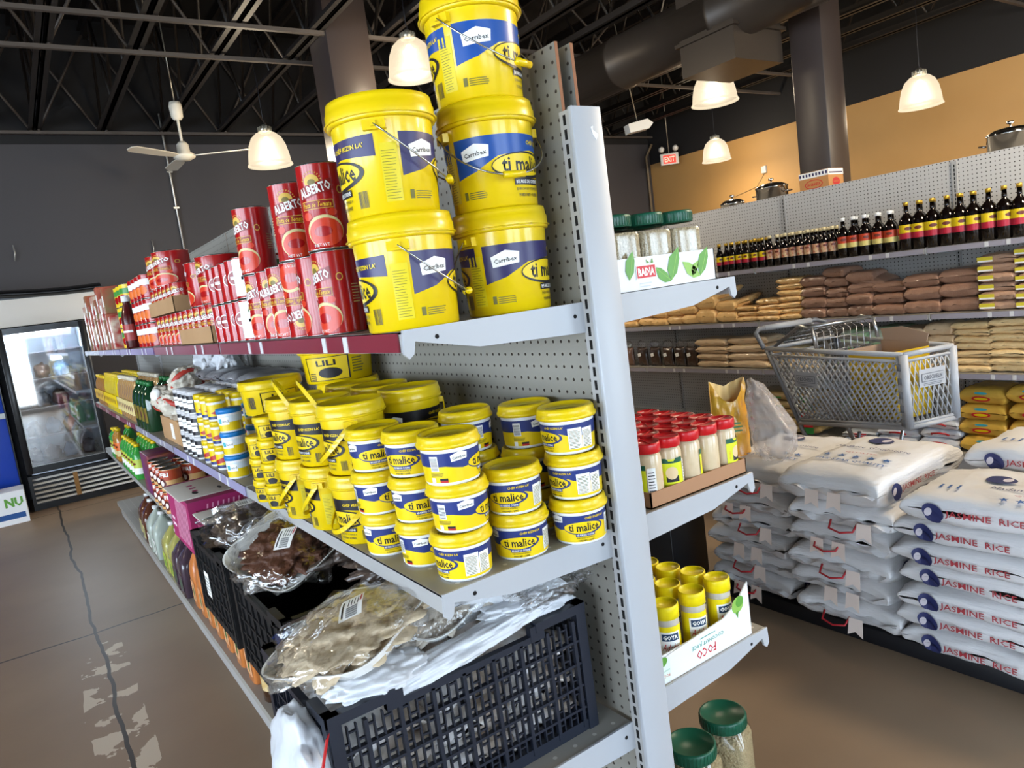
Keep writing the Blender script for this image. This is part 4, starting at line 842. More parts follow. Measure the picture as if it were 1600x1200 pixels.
# ------------------------------------------------------------------ right side of the run: spice jars in trays
clearp = M('clear_jar_plastic', '#DCDDD8', .06, trans=0, alpha=.18, coat=.8); film_nodes(clearp, .02, .30); dkg = M('green_jar_cap', '#14553F', .35); oreg = M('oregano_leaves', '#9A8A6E', .8, mix=('#CFC3A2', 230, .9), bump=(180, .8))
garl = M('garlic_powder', '#CDB58F', .75, mix=('#DCC7A4', 60, .6)); redl = M('red_jar_cap', '#C4141C', .35, coat=.2); ylab = M('lime_yellow_label', '#D9E01E', .4)
def sqr(w, h, z0, z1, m, mb, rr=.35, n=24, taper=1.0):
    def sq(z, k): return [(w * k * (abs(cos(t)) ** rr) * (1 if cos(t) >= 0 else -1), w * k * (abs(sin(t)) ** rr) * (1 if sin(t) >= 0 else -1), z) for t in [2 * pi * (i + .5) / n for i in range(n)]]
    return sq
def square_jar(name, w, h, capc, fill, caph=.028, neck=.62):
    sq = sqr(w, h, 0, 0, None, None)
    b = MB()
    def shell(rings, m, cap=True):
        vs = [p for r_ in rings for p in r_]; n = 24; k = len(rings)
        fs = [(n * i + j, n * i + (j + 1) % n, n * i + n + (j + 1) % n, n * i + n + j) for i in range(k - 1) for j in range(n)] + [tuple(range(n))[::-1], tuple(range(n * (k - 1), n * k))]
        return MB().add(vs, fs, m, True)
    c = lambda z, r_: [(r_ * cos(2 * pi * (i + .5) / 24), r_ * sin(2 * pi * (i + .5) / 24), z) for i in range(24)]
    outer = shell([sq(0, .95), sq(.004, 1), sq(h * .72, 1), sq(h * .78, .96), c(h - caph - .006, w * neck * 1.25), c(h - caph + .004, w * neck * 1.2)], clearp)
    inner = shell([sq(.003, .93), sq(.006, .975), sq(h * .72, .975), sq(h * .76, .93), c(h - caph - .012, w * neck * 1.15)], fill)
    R_ = w * neck * 1.42
    cap = MB().lathe([(R_ * .96, h - caph), (R_, h - caph + .001), (R_, h - .003), (R_ * .96, h), (R_ * .9, h), (R_ * .88, h - .002), (0, h - .002)], capc, 30)
    for i in range(40):
        t = 2 * pi * i / 40; cap.box(-.0012, R_ - .0005, h - caph + .003, .0012, R_ + .0008, h - .005, capc, Matrix.Rotation(t, 4, 'Z'))
    return Kind(name, 'jar', [('jar_body', outer), ('contents', inner), ('cap', cap)])
OJ = square_jar('herb_jar', .041, .150, dkg, oreg, .024, .66)
leaf = M('leaf_green_ink', '#5C9A3A', .4); leafl = M('leaf_light_ink', '#8DBB55', .4); badred = M('label_red_ink', '#C81F2B', .4)
def leafs(P, cx, cy, s, rot, m=leaf, z=2):
    pts = [(0, 0), (.25, .22), (.6, .25), (1, 0), (.7, -.14), (.3, -.16)]
    P.poly([(cx + s * (x * cos(rot) - y * sin(rot)), cy + s * (x * sin(rot) + y * cos(rot))) for x, y in pts], m, z)
    P.poly([(cx + s * (x * cos(rot) - y * sin(rot)), cy + s * (x * sin(rot) + y * cos(rot))) for x, y in [(.05, -.01), (.9, .012), (.9, -.008), (.05, -.03)]], leafl, z + 1)
wcard = M('white_printed_card', '#E6E9EC', .5)
# top right shelf: herb jars in a white printed tray
t = tag(tray('card_tray', 'white printed tray with green leaves holding the tall herb jars', .052, .012, 1.46, .352, .30, .068, None, wcard), 'white printed tray with green leaves holding the tall herb jars', 'tray')
P = Print(); w = .258
for cx, cy, s, a, m in ((.008, .022, .06, 1.3, leaf), (.125, .010, .075, 1.15, leaf), (.125, .010, .055, 2.5, leaf), (.215, .012, .062, 2.55, leafl), (.215, .012, .068, 1.1, leaf), (.19, .014, .04, .9, leafl)): leafs(P, cx, cy, s, a, m)
P.rect(.028, .022, .084, .050, whi, 3).rect(.030, .024, .082, .048, badred, 4).text('BADIA', .056, .036, .016, whi, 5, w=.046, bold=.03); P.poly([(.07, .052), (.076, .062), (.078, .052)], leaf, 4).poly([(.060, .052), (.058, .060), (.067, .053)], leaf, 4); P.lines(.035, .006, .07, .018, 2, M('pale_grey_ink', '#C9CFD6', .5), 3)
link('print', P.mesh('print', on_plane((.085, .0115, 1.462), (1, 0, 0), (0, 0, 1))), t)
P = Print().rect(-.032, 0, .0, .105, M('grey_side_card', '#B9BCC2', .5), 1).text('Nutrition Facts', -.016, .093, .006, blk, 2, w=.027, res=0).lines(-.03, .05, -.003, .088, 8, blk, 2, .3); P.bars(-.027, .012, -.006, .034, 8, blk, 2)
o = link('side_carton', MB().box(.022, .010, 1.461, .052, .30, 1.566, M('grey_side_card'))); tag(o, 'grey printed card panel with nutrition facts left of the herb jars', 'box')
link('print', P.mesh('print', on_plane((.053, .0095, 1.462), (1, 0, 0), (0, 0, 1))), o)
for j in range(3):
    for i, x in enumerate((.108, .200, .291)):
        OJ.place((x, .062 + .088 * j, 1.4635), R(-4), 'clear herb jar with green lid, %s, %s row in the white tray' % (('left', 'middle', 'right')[i], ('front', 'second', 'rear')[j]), 'herb jars with green lids', scale=(1.07, 1, 1.02))
# middle right shelf: red capped seasoning jars in a cardboard tray
RJb = MB().lathe([(0, 0), (.0265, 0), (.028, .003), (.028, .094), (.025, .102), (.0235, .104)], clearp, 26); RJi = MB().lathe([(0, .002), (.026, .002), (.0272, .005), (.0272, .090), (.024, .100), (0, .101)], garl, 26)
RJc = MB().lathe([(.026, .101), (.0275, .102), (.0278, .118), (.0265, .1215), (.0255, .1215), (.025, .120), (0, .120)], redl, 28)
RJc.box(-.024, -.0008, .120, .024, .0008, .1215, redl)
P = Print().rect(-.026, .012, .026, .078, ylab, 1).poly([(-.026, .070), (.026, .070), (.026, .080), (.010, .080), (.005, .074), (-.005, .074), (-.010, .080), (-.026, .080)], dkg, 2).ell(0, .05, .013, .013, M('cream_ink', '#E2C79A', .4), 2, 14).rect(-.012, .032, .014, .044, blk, 2).text('GARLIC POWDER', 0, .022, .0048, blk, 3, w=.04, res=0, bold=.02).text('ADOBO', -.019, .045, .004, M('orange_ink'), 3, w=.018, rot=pi / 2, res=0).rect(.028, .012, .046, .074, whi, 1).lines(.030, .016, .044, .070, 9, blk, 2, .3)
RJ = Kind('seasoning_jar', 'jar', [('jar_body', RJb), ('contents', RJi), ('cap', RJc), ('label', P.mesh('label', on_can(.0283), .006))])
tray('cardboard_tray', 'brown cardboard tray of red capped jars on the middle right shelf', .085, .012, 1.015, .392, .33, .034, None, M('brown_tray_card', '#A67C5B', .75))
RR = [[-75, 0, 100, -140], [20, 60, -30, 80], [0, 40, 90, 10], [30, 60, 90, 0], [0, 0, 0, 0]]
for j in range(5):
    for i in range(5):
        x, y = .118 + .0600 * i, .043 + .0575 * j
        RJ.place((x, y, 1.0185), R(-35 + (RR[j][i] if i < 4 else 50)), 'red capped seasoning jar in the cardboard tray, %s row, %s from the post' % (('front', 'second', 'third', 'fourth', 'rear')[j], ('nearest', 'second', 'third', 'fourth', 'farthest')[i]), 'red capped seasoning jars', scale=(1.04, 1.04, 1.07))
chips = M('yellow_printed_film', '#D9B03A', .25, coat=.5, mix=('#D88A1E', 5, .5), bump=(14, .5))
gw = M('clear_grey_film', '#D5CCC8', .15, alpha=.38, coat=.9, bump=(18, .9))
# low right shelf: adobo shakers in an upside down juice tray
gy = M('shaker_yellow', '#F0D90E', .35); gbody = M('shaker_body', '#B9B2A4', .35)
GJ = Kind('adobo_shaker', 'jar', [('jar_body', MB().lathe([(0, 0), (.0265, 0), (.028, .003), (.028, .112), (.0255, .118)], gbody, 26)),
    ('cap', MB().lathe([(.0275, .112), (.0298, .113), (.0298, .140), (.0285, .1425), (.0270, .1425), (.0262, .139), (0, .139)], gy, 30)),
    ('label', Print().rect(-.045, .010, .045, .098, gy, 1).rect(-.022, .014, .024, .086, whi, 2).rect(-.018, .066, .020, .082, M('deep_blue_ink', '#15385C', .4), 3).text('GOYA', .001, .074, .010, whi, 4, w=.032, bold=.04).text('Adobo', .001, .052, .016, badred, 4, w=.036, shear=.3).lines(-.016, .022, .018, .036, 2, M('pale_grey_ink'), 3).mesh('label', on_can(.0283), .006))])
tr = tag(tray('card_tray', 'white juice tray printed upside down holding yellow capped shakers', .045, .010, .64, .350, .36, .062, None, wcard), 'white juice tray printed upside down holding yellow capped shakers', 'tray')
# raised corners of the tray front
link('tray_corner', MB().prism([(0, 0), (.305, 0), (.305, .128), (.262, .092), (.215, .072), (.04, .060), (0, .052)], 0, .003, wcard, Matrix(((1, 0, 0, .045), (0, 0, 1, .0065), (0, 1, 0, .64), (0, 0, 0, 1)))), tr)
P = Print().text('FOCO', .150, .022, .020, badred, 2, w=.062, rot=pi, bold=.01).text('COCONUT JUICE', .158, .044, .011, M('teal_green_ink', '#3E9F8C', .4), 2, w=.105, rot=pi, bold=.01).rect(.133, .0545, .183, .0562, M('teal_green_ink'), 2)
P.ell(.265, .086, .021, .018, leafl, 2, 18, rot=.5).ell(.272, .092, .014, .012, leaf, 3, 14, rot=.5).poly([(.255, .07), (.262, .055), (.266, .072)], leaf, 3)
P.rect(.006, .004, .036, .054, M('pale_green_ink', '#DDEDE2', .5), 2).ell(.016, .050, .014, .010, leaf, 3, 14, rot=.4).text('FOCO', .021, .018, .007, badred, 4, w=.024, rot=pi, res=0).text('COCONUT JUICE', .021, .030, .005, M('teal_green_ink'), 4, w=.026, rot=pi, res=0)
link('print', P.mesh('print', on_plane((.045, .0064, .64), (1, 0, 0), (0, 0, 1))), tr)
for j in range(5):
    for i in range(3):
        if j == 4 and i == 2: pass
        x, y = .128 + .086 * i - (.012 * j), .052 + .064 * j
        GJ.place((x + .004 * (j % 2), y, .6435), R(-34 + (10 * (i - j)) ), 'yellow capped shaker, %s row, %s in the white juice tray' % (('front', 'second', 'third', 'fourth', 'rear')[j], ('left', 'middle', 'right')[i]), 'yellow capped shakers', scale=(1.0, 1.0, 1.0))
o = link('green_packet', pillow(.08, .10, .05, M('deep_green_film', '#1F6B3C', .3, coat=.4), 3, n=12), loc=(.14, .48, .64)); tag(o, 'dark green packet behind the yellow capped shakers', 'packet')
# big herb jars on the base deck
BJr = square_jar('large_herb_jar', .062, .25, dkg, M('crushed_herbs', '#8F7F5C', .85, mix=('#C4B48C', 190, .9), bump=(150, .8)), .030, .66)
BJr.place((.222, .112, ZB + .001), R(28), 'large clear herb jar with dark green lid on the floor deck, nearer', 'large herb jars')
BJr.place((.365, .135, ZB + .001), R(28), 'large clear herb jar with green lid on the floor deck, right one', 'large herb jars')

# ------------------------------------------------------------------ far rack: syrup bottles on the top shelf
syr = M('dark_syrup_glass', '#0D0706', .08, coat=.9); goldc = M('gold_cap', '#C9A23A', .3, .6); redlab = M('crimson_label', '#B01A34', .4); crl = M('cream_label', '#D9C39A', .45, mix=('#B4553C', 60, .4)); orl = M('orange_red_label', '#C8431F', .4)
def syrup(h, r, cap, top, bot, txt=None):
    k = bottle_kind('syrup_bottle', syr, cap, top, h, r, .012, .60, lb=(.24, .53), lab2=bot, capr=.0145, caph=.022)
    return k
SA = syrup(.215, .029, goldc, yin, redlab); SB_ = syrup(.220, .030, M('pale_gold_cap', '#D3C49A', .35), crl, crl); SC = syrup(.258, .038, wht, orl, M('cream_yellow_label', '#D8C878', .4)); SD = syrup(.290, .045, goldc, yin, redlab)
RS1, RS2, RS3, RS4 = 1.41, 1.012, .65, .16
def rowx(px, X=3.70, y=370): return at(px, y, 0, X).y
pxs = [(SA, (1122, 1133, 1142, 1153, 1164, 1178, 1190), 'small yellow and red labelled syrup bottle'), (SB_, (1202, 1214, 1226, 1238, 1250, 1262, 1275, 1288, 1301), 'small cream labelled syrup bottle'),
       (SC, (1318, 1334, 1352, 1373, 1392), 'white capped syrup bottle with orange label'), (SD, (1418, 1438, 1459, 1482, 1502, 1523, 1547, 1572, 1596, 1622), 'tall gold capped syrup bottle with yellow label')]
for K_, xs_, lab in pxs:
    ys = [rowx(x) for x in xs_]; w = len(ys)
    for i, y in enumerate(ys):
        a = -65 + random.choice((0, 10, -12, 25))
        K_.place((3.70, y, RS1), R(a), '%s, front row, %s of its kind from left' % (lab, ORD[i]), lab.replace('bottle', 'bottles'))
        if i < w - 1: K_.place((3.80, (y + ys[i + 1]) / 2, RS1), R(a), '%s, second row, %s of its kind from left' % (lab, ORD[i]), lab.replace('bottle', 'bottles'))
# bags -----------------------------------------------------------------
pf = lambda n, a, b, s=60: M(n, a, .3, coat=.55, mix=(b, s, .8), bump=(14, .35))
corn = pf('yellow_corn_in_bag', '#EDBB74', '#F3CB8C'); beanb = pf('brown_beans_in_bag', '#8C6854', '#A47F6A', 160); beige_ = pf('beige_grain_in_bag', '#D8BB94', '#E2C8A4'); peas = pf('tan_peas_in_bag', '#E5C38C', '#F0D5A2', 150); lens = pf('mixed_beans_in_bag', '#A98670', '#C4A086', 150)
PIL = {}
def bag(m, L, D, h, seed):
    k = (m.name, round(L, 3), round(D, 3), round(h, 3), seed)
    if k not in PIL: PIL[k] = pillow(D / 2, L / 2, h, m, seed, p=5.5, q=.34, n=14, wr=.006).mesh('grain_bag')
    return PIL[k]
bagn = {}
def column(x0, x1, z0, ytop, n, m, what, shelf, D=.22, X=3.675, group=None, name='grain_bag', ind=0, cat='bag'):
    Y0, Y1 = at(x0, 470, 0, X).y, at(x1, 470, 0, X).y
    yc, L = (Y0 + Y1) / 2, abs(Y0 - Y1) * 1.03
    top = at((x0 + x1) / 2, ytop, 0, X + .05).z; h = max(.02, (top - z0) / n)
    key = (what, shelf); bagn[key] = bagn.get(key, 0) + 1; c = bagn[key]
    for k in range(n):
        o = link(name, bag(m, L, D, h * 1.06, k % 3)); o.location = (X + D / 2 + random.uniform(-.01, .015), yc + random.uniform(-.006, .006), z0 + h * k); o.rotation_euler = (random.uniform(-.03, .03), random.uniform(-.03, .03), R(random.uniform(-4, 4)))
        tag(o, '%s, %s, %s of the %s stack from the left' % (what, shelf, lvl(k, n), ORD[c - 1]), cat, group or '%ss on the %s' % (what, shelf))
        if ind:
            link('sticker', Print().rect(-L * .0, -.0, .001, .001, yin, 1).mesh('sticker', on_plane((-D / 2, 0, 0), (0, -1, 0), (0, 0, 1))), o) if 0 else None
    return yc, L, h
sh2 = 'second shelf'; q2 = (2112,)
for x0, x1, yt, n in ((968, 992, 493, 2), (992, 1015, 484, 2), (1015, 1038, 475, 3), (1038, 1061, 468, 3), (1061, 1086, 462, 3), (1086, 1117, 462, 2), (1117, 1148, 470, 2), (1148, 1180, 478, 3), (1180, 1214, 467, 4), (1214, 1250, 434, 7)):
    column(x0, x1, RS2, yt, n, corn, 'yellow corn bag', sh2)
for i, (px, py) in enumerate(((1095, 462), (1122, 462), (1150, 472))):
    p = at(px, py, 0, 3.72); o = link('grain_bag', bag(corn, .26, .20, .055, i)); o.location = (3.80, p.y, p.z - .01 - .01 * i); o.rotation_euler = (R(-14), R(-10), R(8)); tag(o, 'larger yellow corn bag leaning on the low stacks, %s' % ('left', 'middle', 'right')[i], 'bag', 'larger leaning yellow corn bags')
for x0, x1, yt, n in ((1250, 1288, 432, 4), (1288, 1322, 418, 5), (1322, 1362, 424, 4), (1362, 1412, 440, 3), (1412, 1468, 428, 3), (1468, 1528, 420, 3)):
    column(x0, x1, RS2, yt, n, beanb, 'brown bean bag', sh2)
o = link('grain_bag', bag(beanb, .24, .2, .07, 1)); p = at(1365, 432, 0, 3.8); o.location = (p.x, p.y, p.z - .05); o.rotation_euler = (R(16), R(-8), 0); tag(o, 'brown bean bag sloping across two stacks on the second shelf', 'bag')
yl_ = M('yellow_bag_sticker', '#D9C83A', .35)
def stickered(x0, x1, yt, n, m, what, shelf, z0):
    yc, L, h = column(x0, x1, z0, yt, n, m, what, shelf)
    for k in range(n):
        o = link('bag_sticker', Print().rect(0, h * .25, L * .42, h * .8, yl_, 1).rect(.002, h * .25, L * .42, h * .42, whi, 2).mesh('bag_sticker', on_plane((3.668, yc + L * .46, z0 + h * k), (0, -1, 0), (0, 0, 1))))
        par = [q for q in bpy.data.objects if q.get('label') == '%s, %s, %s of the %s stack from the left' % (what, shelf, lvl(k, n), ORD[bagn[(what, shelf)] - 1])][0]
        bpy.context.view_layer.update(); o.parent = par; o.matrix_parent_inverse = par.matrix_world.inverted()
stickered(1529, 1586, 396, 6, lens, 'yellow stickered bean bag', sh2, RS2)
stickered(1587, 1640, 384, 7, lens, 'yellow stickered bean bag', sh2, RS2)
sh3 = 'third shelf'
pouch = M('dark_pouch_film', '#2E2522', .15, coat=.9, mix=('#5E4638', 10, .6), bump=(18, .7)); pouch2 = M('brown_pouch_film', '#7A5A48', .2, coat=.8, bump=(18, .6))
for i, (px, m) in enumerate(((965, pouch2), (982, pouch2), (1003, pouch), (1023, pouch), (1043, pouch), (1062, pouch), (1080, pouch))):
    y = at(px, 560, 0, 3.72).y
    t = thing('clear_pouch', 'dark clear pouch standing on the third shelf, %s from the post' % ORD[i], 'pouch', (3.74, y, RS3), group='dark pouches on the third shelf')
    link('pouch_body', pillow(.06, .085, .05, m, i, n=12, wr=.006, X=Matrix.Translation((0, 0, .085)) @ Matrix.Rotation(R(90), 4, 'X') @ Matrix.Rotation(R(90), 4, 'Y') @ Matrix.Translation((0, 0, -.025))), t)
    link('pouch_top', crumple(.02, .05, .035, .4, film, i, 3, 3, X=Matrix.Translation((0, 0, .195)), sharp=True), t)
    if i > 1: link('price_label', Print().rect(-.02, 0, .02, .03, paper, 1).mesh('price_label', on_plane((-.033, .01, .09), (0, -1, .3), (0, .3, 1))), t)
for x0, x1, yt, n, m, w in ((1080, 1128, 529, 4, beige_, 'beige flour bag'), (1128, 1192, 526, 4, beige_, 'beige flour bag'), (1192, 1235, 543, 4, peas, 'tan pea bag'), (1235, 1270, 545, 4, peas, 'tan pea bag'), (1400, 1440, 512, 3, beige_, 'beige flour bag'), (1440, 1484, 505, 4, beige_, 'beige flour bag'), (1484, 1541, 503, 7, peas, 'tan pea bag'), (1541, 1600, 498, 7, peas, 'tan pea bag'), (1600, 1650, 498, 7, peas, 'tan pea bag')):
    column(x0, x1, RS3, yt, n, m, w, sh3)
gwf = M('green_white_packet_film', '#DCE3D8', .25, coat=.5, mix=('#58B248', 7, .35), bump=(14, .4))
for x0, x1, yt, n in ((1300, 1350, 517, 2), (1350, 1400, 513, 2)): column(x0, x1, RS3, yt, n, gwf, 'green and white rice packet', sh3, D=.28)
sh4 = 'lowest deck'
gp = M('green_red_ended_film', '#A48A5A', .28, coat=.5, mix=('#B89A62', 8, .6), bump=(10, .3)); yp = M('golden_packet_film', '#DDB04A', .25, coat=.6, mix=('#DDB24A', 5, .7), bump=(14, .4)); wp = M('white_sack_film', '#DDE2EA', .35, coat=.3, bump=(12, .5)); grt = M('green_print_ink', '#2F7D3A', .4)
def prints(px0, px1, z0, n, h, m1, m2, Xf):
    pass
yc, L, h = column(1152, 1262, RS4, 612, 5, gp, 'green ended grain packet', sh4, D=.30)
for k in range(5):
    par = [q for q in bpy.data.objects if q.get('label') == 'green ended grain packet, lowest deck, %s of the first stack from the left' % lvl(k, 5)][0]
    P = Print().rect(-.05, -.008, .02, .004, grt, 1).rect(L * .30, -h * .4, L * .42, h * .36, badred if k in (1, 2) else grt, 1).rect(-L * .44, -h * .3, -L * .38, h * .3, badred, 1)
    link('print', P.mesh('print', on_plane((-.155, 0, h * .53), (0, -1, 0), (0, 0, 1)), None, .001), par)
for j, (x0, x1, yt) in enumerate(((1488, 1562, 606), (1566, 1640, 604))):
    yc, L, h = column(x0, x1, RS4, yt, 4, yp, 'golden grain packet', sh4, D=.30)
    for k in range(4):
        par = [q for q in bpy.data.objects if q.get('label') == 'golden grain packet, lowest deck, %s of the %s stack from the left' % (lvl(k, 4), ORD[j])][0]
        link('print', Print().ell(0, 0, L * .2, h * .16, badred, 1).ell(0, 0, L * .15, h * .08, yin, 2).ell(0, h * .35, L * .14, h * .08, teal, 1).mesh('print', on_plane((-.155, 0, h * .45), (0, -1, 0), (0, 0, 1)), None, .001), par)
for j, (x0, x1, yt) in enumerate(((1300, 1352, 672), (1355, 1420, 655), (1424, 1486, 652))):
    yc, L, h = column(x0, x1, RS4, yt, 3, wp, 'small white sack', sh4, D=.30)
    for k in range(3):
        par = [q for q in bpy.data.objects if q.get('label') == 'small white sack, lowest deck, %s of the %s stack from the left' % (lvl(k, 3), ORD[j])][0]
        link('handle', MB().tube([(-.15, -.05, h * .5), (-.175, -.04, h * .75), (-.18, 0, h * .8), (-.175, .04, h * .72), (-.15, .05, h * .5)], .006, redst, 6), par)
# pots and carton above the rack, on the shelf of the run behind it
back = thing('rear_shelving', 'grey shelf run backing onto the far rack, seen only above it', 'shelving', (4.15, 0, 0))
link('back_panel', MB().box(-.03, -2.5, 0, -.02, 6.03, 1.9, paint), back); link('shelf', MB().box(-.02, -2.5, 1.81, .45, 6.03, 1.84, paint), back)
ss = M('polished_steel_pot', '#C9C7C4', .12, 1)
def pot(lab, x, y, r, h, lid=True):
    t = thing('cooking_pot', lab, 'pot', (x, y, 1.841), group='steel pots above the rack')
    link('pot_body', MB().lathe([(0, 0), (r, 0), (r, h), (r * 1.04, h + .004), (r * .97, h + .004), (r * .95, .01), (0, .01)], ss, 32), t)
    if lid: link('lid', MB().lathe([(r * 1.03, h + .004), (r * 1.03, h + .012), (r * .7, h + .035), (r * .2, h + .045), (0, h + .046)], ss, 32).lathe([(.006, h + .045), (.006, h + .06), (.022, h + .065), (.018, h + .08), (0, h + .082)], ss, 16), t)
    for s_ in (-1, 1): link('handle', MB().tube([(-.03, s_ * r, h * .75), (-.03, s_ * (r + .04), h * .78), (.03, s_ * (r + .04), h * .78), (.03, s_ * r, h * .75)], .006, ss, 8), t)
p = at(1206, 300, 0, 4.38); pot('large shiny pot with lid behind the rack top, left of the carton', 4.38, p.y, .125, .185)
p = at(1145, 320, 0, 4.36); pot('low shiny pot with domed lid, leftmost above the rack', 4.36, p.y, .10, .12)
p = at(1580, 222, 0, 4.36); pot('polished pot standing above the rack at the right edge of the photo', 4.36, p.y, .13, .19)
p = at(1152, 316, 0, 4.6); 
bxm = M('orange_print_carton', '#C28A52', .55); p = at(1250, 300, 0, 4.30); q = at(1296, 300, 0, 4.30)
o = link('carton', MB().box(4.30, q.y, 1.841, 4.50, p.y, 2.075, bxm)); tag(o, 'orange printed carton behind the rack top, right of the large pot', 'box')
P = Print().rect(0, .24, p.y - q.y, .284, whi, 1)
for i in range(9): P.rect(.005 + i * (p.y - q.y) / 9, .252, .005 + (i + .55) * (p.y - q.y) / 9, .274, navy, 2)
P.ell((p.y - q.y) / 2, .19, .075, .035, badred, 1, 20).ell((p.y - q.y) / 2, .19, .068, .029, bxm, 2, 20).text('LA GRANITA', (p.y - q.y) / 2, .19, .022, badred, 3, w=.11, bold=.03)
link('print', P.mesh('print', on_plane((4.299, p.y, 1.788), (0, -1, 0), (0, 0, 1))), o)
link('print', Print().rect(0, .24, .2, .284, whi, 1).rect(.01, .252, .19, .262, navy, 2).ell(.1, .19, .05, .03, badred, 1).text('LA GRANITA', .1, .19, .014, bxm, 3, w=.07).mesh('print', on_plane((4.30, q.y - .001, 1.788), (1, 0, 0), (0, 0, 1))), o)
# ------------------------------------------------------------------ rice sacks on a low black platform
sack = M('woven_white_sack', '#D3D2D3', .55, bump=(9, .55, (1, 1, 5))); ricered = M('rice_red_ink', '#A3343C', .5); riceblue = M('rice_blue_ink', '#2B3160', .5); starb = M('star_blue_ink', '#2E5C9A', .5); tagm = M('paper_tag', '#E6D6CC', .6); hred = M('red_handle_cord', '#A8242C', .4); pale_em = M('emblem_pale', '#CFC9D2', .5)
tag(link('low_platform', MB().box(1.515, -.60, 0, 2.42, 1.22, .062, M('black_platform', '#14151A', .5), c=.004)), 'low black platform on the floor under the rice sacks', 'platform')
SP, SQ = 5.0, .26
def sack_mesh(a, b, h, seed, top):
    mb = pillow(a, b, h, sack, seed, p=SP, q=SQ, n=26, wr=.009)
    return mb
def side_x(a, b, h, y, v):    # how far the long side bulges at length y, height v
    g = min(1, abs(v) / (h / 2) / max(.05, (1 - abs(y / b) ** SP) ** SQ)); return a * (1 - g ** (1 / SQ)) ** (1 / SP) if g < 1 else a * .3
def emblem(P, cx, cy, s, rot=0):
    c, d = cos(rot), sin(rot); q = lambda x, y: (cx + s * (x * c - y * d), cy + s * (x * d + y * c))
    x, y = q(0, 0); P.ell(x, y, s * .55, s * .42, riceblue, 2, 18, rot=rot)
    x, y = q(.12, -.22); P.ell(x, y, s * .42, s * .32, riceblue, 2, 14, rot=rot)
    x, y = q(-.20, -.10); P.ell(x, y, s * .17, s * .24, pale_em, 3, 14, rot=rot)
    return P
def rice_sack(lab, x, y, z, long_axis, h=.083, top=False, flaps=True, seed=0, group='rice sacks', rz=0):
    """long_axis 'Y': printed long side faces the aisle; 'X': sewn end faces the aisle"""
    t = thing('rice_sack', lab, 'sack', (x, y, z), 0, group, (0, 0, R(rz)))
    A, B_ = (.205, .315) if long_axis == 'Y' else (.31, .205)
    hh = h * (1.0 if not top else 1.25)
    link('sack_body', pillow(A, B_, hh * (1.14 if long_axis == 'Y' else 1.26), sack, seed, p=SP, q=SQ, n=26, wr=.009), t)
    sa, sb = (A, B_) if long_axis == 'Y' else (B_, A)
    P = Print(); k = -.205 if long_axis == 'Y' else -.20; emblem(P, k, 0, .064, -.5)
    P.text('JASMINE  RICE', k + .150, -.002, .027, ricered, 2, w=.225, bold=.012)
    H = hh * (1.14 if long_axis == 'Y' else 1.26)
    if long_axis == 'Y':
        fn = lambda u, v, o: Vector((-side_x(sa, sb, H, u, v) * .985 - o - .010, -u, H / 2 + v))
    else:
        fn = lambda u, v, o: Vector((u, -side_x(sa, sb, H, u, v) * .985 - o - .010, H / 2 + v))
    link('print', P.mesh('print', fn, .03), t)
    if top:   # print on the top face, read from the far side
        P = Print()
        k = pi if long_axis == 'X' else pi / 2
        if long_axis == 'X':
            X = lambda x_, y_: (x_, y_)
            P.text('FIVE STAR QUALITY', -.17, -.02, .026, starb, 2, w=.28, rot=-pi / 2, bold=.02)
            for i in range(5): P.star(-.11, -.13 + .06 * i, .021, starb)
            P.text('QUALITE', -.06, .0, .014, ricered, 2, w=.13, rot=-pi / 2, bold=.01)
            P.text('Madame Gougousse', .02, 0, .042, riceblue, 2, w=.30, rot=-pi / 2, shear=.15)
            emblem(P, .14, .03, .095, 1.4)
        else:
            P.lines(-.12, .16, -.08, .24, 3, starb, 2, .3)
            emblem(P, .02, .08, .085, 1.5); P.text('Madame Gougousse', -.07, -.06, .036, riceblue, 2, w=.28, rot=-pi / 2, shear=.15)
            P.text('QUALITE', -.12, -.06, .014, ricered, 2, w=.12, rot=-pi / 2)
            for i in range(4): P.star(-.16, -.12 + .045 * i, .015, starb)
        def ft(u, v, o):
            g = max(0, (1 - abs(u / A) ** SP)) ** SQ * max(0, (1 - abs(v / B_) ** SP)) ** SQ
            return Vector((u, v, H / 2 + H / 2 * g + .006 + o))
        link('print', P.mesh('print', ft, .05), t)
    if long_axis == 'X' and flaps:
        sm = MB(); n = 22       # sewn crimped end
        sm.grid(lambda u, v: Vector((-A * .95 - .028 * v - .006 * sin(u * 19), (u - .5) * 2 * B_ * (.95 - .02 * v), H / 2 + .006 * sin(u * 26 + seed) + .010 * v * sin(u * 9 + seed) - .006 * v)), n, 3, sack)
        link('sewn_end', sm, t)
        hx = .03 * ((seed % 3) - 1)
        if seed % 4 != 1: link('handle', MB().tube([(-A - .01, -.05 + hx, H * .45), (-A - .038, -.045 + hx, H * .25), (-A - .046, hx, H * .18), (-A - .038, .045 + hx, H * .25), (-A - .01, .05 + hx, H * .45)], .0042, hred, 6), t)
        for i, dy in enumerate((-.05, .04) if seed % 2 else (-.08,)):
            y0 = dy + hx; vs = [(-A - .022, y0 - .026, H * .5), (-A - .022, y0 + .026, H * .5), (-A - .034, y0 + .028, H * .5 - .062), (-A - .030, y0, H * .5 - .048), (-A - .034, y0 - .03, H * .5 - .066)]
            link('paper_tag', MB().add(vs + [(q[0] - .001, q[1], q[2]) for q in vs], [(0, 1, 2, 3, 4), (9, 8, 7, 6, 5)] + [(i_, 5 + i_, 5 + (i_ + 1) % 5, (i_ + 1) % 5) for i_ in range(5)], tagm), t)
    return t
z0 = .063
